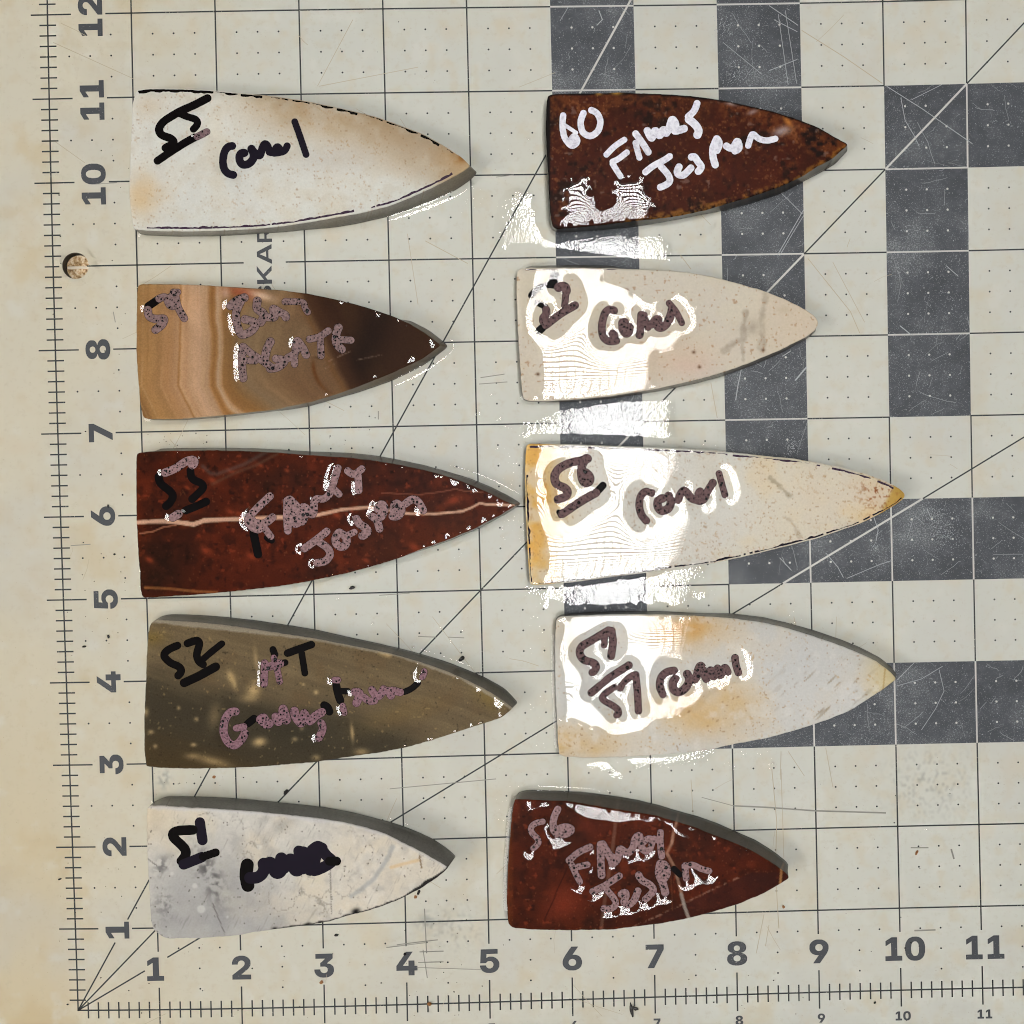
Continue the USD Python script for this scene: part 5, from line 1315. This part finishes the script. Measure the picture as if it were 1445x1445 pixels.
DRY = {
    '54': lambda t: pxpoly([(852, 370), (1170, 370), (1170, 580), (928, 560), (926, 500), (965, 490), (985, 468), (982, 430), (962, 412), (940, 424), (912, 428), (890, 412), (872, 404), (852, 398)], t),
    '60': lambda t: pxpoly([(760, 120), (1210, 120), (1210, 215), (985, 310), (932, 318), (915, 255), (895, 245), (880, 250), (868, 252), (862, 280), (848, 288), (836, 275), (832, 250), (820, 244), (796, 256), (790, 320), (760, 330)], t),
    '57': lambda t: pxpoly([(780, 1015), (812, 1020), (830, 1028), (870, 1037), (905, 1030), (925, 1014), (960, 1012), (990, 1000), (995, 985), (1030, 965), (1270, 960), (1270, 1080), (780, 1080)], t),
}
for key, label, keys, t, colf, seed, strokes, inkk, wall, kw in jobs:
    slabs[key] = build_stone(label, keys, t, colf, seed, strokes, None, inkk, wall, no_film=DRY.get(key), **kw) + (t,)

th, T, B, tp, t = slabs['55']
edge_ink(th, tp, t, [((194, 128), (302, 130))], 71, INK_BLACK, (2.2, 5.0), -0.1, 0.22)
edge_ink(th, tp, t, [((304, 130), (440, 146)), ((440, 146), (560, 178)), ((560, 178), (640, 216))], 76, INK_BLACK, (0.3, 4.2), 0.0, 0.30)
edge_ink(th, tp, t, [((207, 322), (300, 322)), ((300, 322), (500, 300)), ((524, 294), (640, 248))], 72, INK_VIOLET, (0.8, 4.2), 1.5, 0.22)
th, T, B, tp, t = slabs['58']
edge_ink(th, tp, t, [((744, 629), (780, 628)), ((786, 628), (900, 632)), ((905, 632), (1158, 654)), ((1172, 657), (1230, 673)), ((1236, 676), (1262, 688))], 73, INK_VIOLET, (0.4, 3.2), 1.4, 0.36)
edge_ink(th, tp, t, [((742, 670), (746, 822)), ((760, 823), (1000, 794)), ((1002, 794), (1212, 737)), ((1218, 735), (1272, 702))], 74, INK_PURPLE, (0.5, 4.2), 0.4, 0.34)
th, T, B, tp, t = slabs['54']
edge_ink(th, tp, t, [((742, 381), (870, 381))], 75, INK_VIOLET, (0.3, 2.2), 0.3, 0.45)

# ------------------------------------------------------------------ water on the mat
base_polys = {k: Polygon(s[2]).buffer(0) for k, s in slabs.items()}


def puddle(label, pts, h, ell, mat_, seed, wavy=0.0, ragged=0.0, step=0.00045):
    p = pxpoly(pts, 0.0)
    if ragged:
        ring = ring_pts(p.exterior, 0.0005)
        c = ring - np.roll(ring, 1, 0)
        n = np.c_[c[:, 1], -c[:, 0]] / (np.linalg.norm(c, axis=1, keepdims=True) + 1e-9)
        ring = ring + n * (ragged * 2 * (fb(ring[:, 0] / 0.0016, ring[:, 1] / 0.0016, 1, seed, 3) - .5))[:, None]
        p = Polygon(ring).buffer(0)
        if p.geom_type != 'Polygon':
            p = max(p.geoms, key=lambda g: g.area)
    v, f, n = film(p, 0.00022, h, ell, 0.7 * h, step=step, seed=seed, wavy=wavy, out_noise=0.3)
    c = v.mean(0)
    th = thing('puddle', label, 'puddle', (c[0], c[1], 0.0), 'shallow wet streaks between the right hand slabs')
    put(th, 'water_sheet', v, f, mat_, n)


def zz(org, pts, k=K):
    return [(org[0] + k * x, org[1] + k * y) for x, y in pts]


puddle('wet glaring patch left of and below the white lettered slab', zz((680, 110), [(180, 880), (280, 870), (330, 880), (390, 920), (380, 1020), (410, 1050), (420, 1150), (480, 1260), (580, 1310), (700, 1280), (900, 1250), (1100, 1240), (1250, 1250), (1330, 1240), (1400, 1245), (1480, 1310), (1500, 1400), (1485, 1450), (1440, 1425), (1250, 1420), (1080, 1400), (850, 1370), (650, 1345), (500, 1325), (400, 1300), (300, 1290), (220, 1300), (180, 1360), (130, 1340), (90, 1250), (100, 1150), (120, 1000)]),
       0.00035, 0.0012, WATER_ROUGH, 1, 4e-6, 0.0006)
puddle('wet glaring streak between the pinkish cream slab and the long white slab', zz((720, 360), [(100, 1310), (200, 1300), (300, 1260), (400, 1220), (550, 1200), (750, 1170), (900, 1150), (1050, 1150), (1220, 1140), (1290, 1150), (1290, 1250), (1280, 1330), (1320, 1430), (1200, 1430), (1000, 1420), (850, 1415), (500, 1400), (300, 1400), (170, 1410), (90, 1440), (70, 1420)]),
       0.00035, 0.0012, WATER_ROUGH, 2, 4e-6, 0.0006)
puddle('wet glaring streak between the long white slab and the pale orange patched slab', [(795, 828), (820, 826), (856, 822), (892, 817), (910, 815), (935, 810), (965, 803), (985, 800), (997, 804), (997, 813), (984, 819), (979, 826), (982, 837), (1002, 839), (1000, 844), (986, 846), (975, 842), (970, 849), (961, 851), (945, 852), (932, 849), (914, 851), (883, 851), (838, 853), (807, 853), (797, 851), (789, 846), (775, 844), (771, 860), (762, 858), (757, 842), (748, 837), (741, 829), (760, 828)],
       0.00035, 0.0012, WATER_ROUGH, 3, 4e-6, 0.0009)
puddle('small wet streak under the left half of the pale orange patched slab', zz((770, 850), [(310, 1270), (400, 1250), (480, 1250), (520, 1290), (600, 1350), (600, 1385), (550, 1380), (480, 1340), (400, 1300), (330, 1290)]), 0.0003, 0.001, WATER_ROUGH, 4, 3e-6, 0.0004)
puddle('thin wet streak along the lower middle of the pale orange patched slab', zz((770, 850), [(640, 1230), (750, 1220), (870, 1215), (1000, 1205), (1120, 1180), (1250, 1150), (1340, 1150), (1330, 1180), (1280, 1210), (1270, 1250), (1150, 1265), (960, 1280), (880, 1290), (690, 1315), (680, 1260)]), 0.0003, 0.001, WATER_ROUGH, 5, 3e-6, 0.0005)

# fillets of water held round the slabs
RIM = {'55': (0.0018, 'cream slab marked 55'), 'ag': (0.0021, 'banded agate slab'), '53': (0.0022, 'dark red slab with a pink vein'), '52': (0.0013, 'olive brown slab'), '56': (0.0012, 'small dark red slab at the bottom'), '57': (0.0012, 'pale orange patched slab'), '60': (0.0010, 'white lettered slab'), '54': (0.0009, 'pinkish cream slab'), '51': (0.0008, 'thick dry slab')}
others = None
for kk_, (w, nm) in RIM.items():
    b = base_polys[kk_]
    ringp = b.buffer(w, join_style='round').difference(b.buffer(-0.0001))
    ringp = ringp.difference(unary_union([q for k2, q in base_polys.items() if k2 != kk_]))
    if ringp.geom_type != 'Polygon':
        ringp = max(ringp.geoms, key=lambda g: g.area)
    v, f, n = film(ringp, 0.00016, 0.00018, 0.0013, 0.00001, 0.00072, b.buffer(0.0001), step=0.0003, seed=int(w * 1e5), wavy=2e-6)
    c = v.mean(0)
    th = thing('wet_patch', 'clear band of water round the foot of the ' + nm, 'puddle', (c[0], c[1], 0.0), 'bands of water round the slabs')
    put(th, 'water_sheet', v, f, WATER, n)
# the dimpled water ring round the screw hole
ringp = hole.buffer(0.0024).difference(hole.buffer(0.00015))
v, f, n = film(ringp, 0.00016, 0.00045, 0.0008, 0.00002, step=0.00022, seed=3)
th = thing('wet_patch', 'clear ring of water round the screw hole', 'puddle', (hole_c[0], hole_c[1], 0.0))
put(th, 'water_sheet', v, f, WATER, n)

# drops one can count
DROPS = [(675.5, 583, 7.2, 'large round water drop right of the agate slab tip, left one of a pair'), (705, 590.5, 6.5, 'large round water drop right of the agate slab tip, right one of a pair'),
         (693.5, 557.5, 3.2, 'tiny water drop just above the pair of large drops'), (746, 196, 3.2, 'small water drop left of the white lettered slab'), (502, 828, 5.5, 'water drop beside a black crumb under the long veined red slab'),
         (476.5, 845, 3, 'small water drop left below the lower edge of the long veined red slab'), (526, 881, 3, 'small water drop above the middle of the olive brown slab'), (547, 841, 2.6, 'small water drop on the level line under the long veined red slab'),
         (739, 773, 4.5, 'water drop left of the lower left corner of the long white slab'), (752, 871, 5, 'water drop at the upper left corner of the orange patched slab'), (752, 1000, 5, 'water drop right of the olive brown slab tip'),
         (763, 1024, 4.5, 'water drop left of the lower half of the orange patched slab'), (742, 1043, 3.5, 'small water drop on the slanting line right of the olive brown slab'), (1090, 1078, 6, 'water drop under the tip half of the orange patched slab'),
         (1307, 1170, 3, 'small water drop far right near the bottom'), (480, 1313, 3, 'small water drop above the numeral 3 on the lower edge')]
for x, y, r, lab in DROPS:
    c = at(x, y, 0.0)
    rr = r / 117 * IN
    v, f, n = cap(c[:2], rr, rr * 0.34, 0.00014, 20, 6)
    th = thing('water_drop', lab, 'water drop', (c[0], c[1], 0.0), 'separate water drops on the mat')
    put(th, 'drop', v, f, WATER, n)
# fine spray
spray = []
for (x0, y0, x1, y1, n_, bias) in ((690, 600, 745, 700, 190, 1), (700, 732, 742, 765, 110, 1), (738, 620, 752, 840, 130, 0), (748, 850, 772, 1060, 120, 0), (1030, 862, 1140, 884, 90, 0), (690, 170, 745, 240, 26, 0), (640, 262, 690, 300, 40, 0), (700, 1105, 735, 1160, 70, 0), (800, 1112, 900, 1126, 60, 0), (560, 880, 660, 940, 60, 0), (690, 955, 740, 1000, 60, 0), (600, 770, 740, 800, 26, 0), (930, 810, 1010, 860, 60, 0), (1035, 1060, 1090, 1085, 50, 0), (930, 350, 960, 372, 20, 0), (840, 1068, 1040, 1090, 50, 0), (960, 625, 1020, 640, 20, 0), (740, 600, 930, 625, 60, 0), (400, 895, 520, 912, 40, 0)):
    for _ in range(n_):
        u = rng.random()
        x = x0 + (x1 - x0) * (math.sqrt(u) if bias else u)
        y = y0 + (y1 - y0) * rng.random()
        c = at(x, y, 0)[:2]
        r = rng.choice([0.7, 1.0, 1.4, 2.0], p=[.42, .33, .17, .08]) / 117 * IN
        if any(q.distance(Point(*c)) < r for q in base_polys.values()):
            continue
        spray.append(cap(c, r, r * 0.30, 0.00013, 8, 2))
v, f, n = join3(spray)
th = thing('water_spray', 'fine spray of tiny droplets spattered on the mat round the slabs', 'water', (0, 0, 0), None, 'stuff')
put(th, 'droplets', v, f, WATER, n, kind='stuff')

# ------------------------------------------------------------------ crumbs of grit
GRIT = plain('black_grit', (0.012, 0.010, 0.009), 0.25)
GRIT_TAN = plain('tan_grit', alb(150, 98, 48), 0.5)


def crumb(x, y, a, b, ang, label, m=GRIT):
    c = at(x, y, 0.0)
    r_ = np.random.default_rng(int(x * 7 + y))
    s = trimesh.creation.icosphere(1, 1.0)
    v = np.array(s.vertices) * (0.75 + 0.5 * r_.random((len(s.vertices), 1)))
    v *= np.array([a, b, min(a, b) * 0.7]) / 117 * IN
    th_ = math.radians(ang)
    v = v @ np.array([[math.cos(th_), math.sin(th_), 0], [-math.sin(th_), math.cos(th_), 0], [0, 0, 1]])
    v[:, 2] -= v[:, 2].min() - 0.00013
    t_ = thing('grit_crumb', label, 'grit crumb', (c[0], c[1], 0.0), 'loose crumbs of stone grit')
    put(t_, 'crumb', v + np.array([c[0], c[1], 0]), s.faces, m)


crumb(890.8, 1424, 2.4, 9.5, 8, 'black crumb just below the ruler line between the numerals 6 and 7')
crumb(895.5, 1422, 5.2, 2.6, -20, 'black crumb touching the one below the ruler line between the numerals 6 and 7')
crumb(497, 829, 4, 2.6, 15, 'black crumb under the lower edge of the dark red slab with a long vein')
crumb(651.5, 929, 4.4, 3.2, 40, 'black crumb above the olive brown slab near its tip')
crumb(404, 1117, 4.6, 2.8, 40, 'black crumb on the slanting guide line above the thick dry slab')
crumb(475, 1319, 3.2, 1.8, 15, 'black crumb below the thick dry slab near the numeral 3')
crumb(591, 1258.5, 1.8, 4.2, -28, 'black crumb at the lower edge of the thick dry slab near its tip')
crumb(586.5, 1265, 2.2, 2.6, 0, 'tan crumb below the thick dry slab near its tip', GRIT_TAN)
crumb(571.5, 1345.5, 2.4, 1.8, 30, 'black crumb beside the numeral 4 on the lower edge')
crumb(606, 1416, 3, 2.4, 0, 'brown crumb on the ruler line past the numeral 4', GRIT_TAN)
crumb(119.5, 912, 3.2, 1.4, 10, 'black sliver beside the left ruler near the numeral 4')
crumb(153.5, 898, 1.6, 2.6, 20, 'black sliver left of the olive brown slab')
crumb(454, 1385, 2.6, 2.6, 0, 'tan crumb below the numeral 3', GRIT_TAN)
crumb(302.5, 1096, 2.4, 2.0, 0, 'orange crumb under the olive brown slab', GRIT_TAN)
crumb(1293, 1203, 1.6, 4.0, -25, 'brown sliver at the right near the bottom', GRIT_TAN)
crumb(1105, 1279, 2.0, 2.2, 0, 'tan crumb right of the small dark red slab', GRIT_TAN)
crumb(1234, 1414, 2.0, 1.6, 40, 'black crumb left of the small numeral 10')
crumb(153, 714, 1.6, 2.6, 0, 'black crumb on the upright numeral 6')
crumb(162, 782, 2.0, 1.3, 0, 'black crumb just under the upright numeral 6')
crumb(85, 1240, 2.6, 1.2, 20, 'black crumb left of the ruler near the upright numeral 2')
grit = []
for (x0, y0, x1, y1, n_) in ((205, 610, 300, 632, 16), (90, 760, 200, 930, 16), (215, 1090, 350, 1112, 12), (560, 1255, 690, 1400, 16), (80, 1180, 200, 1440, 16), (200, 1330, 700, 1440, 26), (700, 1330, 1360, 1440, 20), (75, 200, 190, 620, 16), (1130, 1060, 1360, 1300, 10), (480, 30, 700, 120, 6), (430, 580, 560, 640, 8)):
    for _ in range(n_):
        c = at(rng.uniform(x0, x1), rng.uniform(y0, y1), 0)
        s = trimesh.creation.icosphere(0, 1.0)
        v = np.array(s.vertices) * (0.6 + 0.7 * rng.random((12, 1))) * rng.choice([0.5, 0.8, 1.1], p=[.5, .35, .15]) / 117 * IN * np.array([rng.uniform(.6, 1.6), 1, .6])
        if any(q.distance(Point(*c[:2])) < 0.0006 for q in base_polys.values()):
            continue
        v[:, 2] -= v[:, 2].min() - 0.00013
        grit.append((v + np.array([c[0], c[1], 0]), np.array(s.faces)))
v, f = join(grit)
th = thing('fine_grit', 'scatter of tiny dark grit specks on the mat', 'grit', (0, 0, 0), None, 'stuff')
put(th, 'specks', v, f, GRIT, kind='stuff')
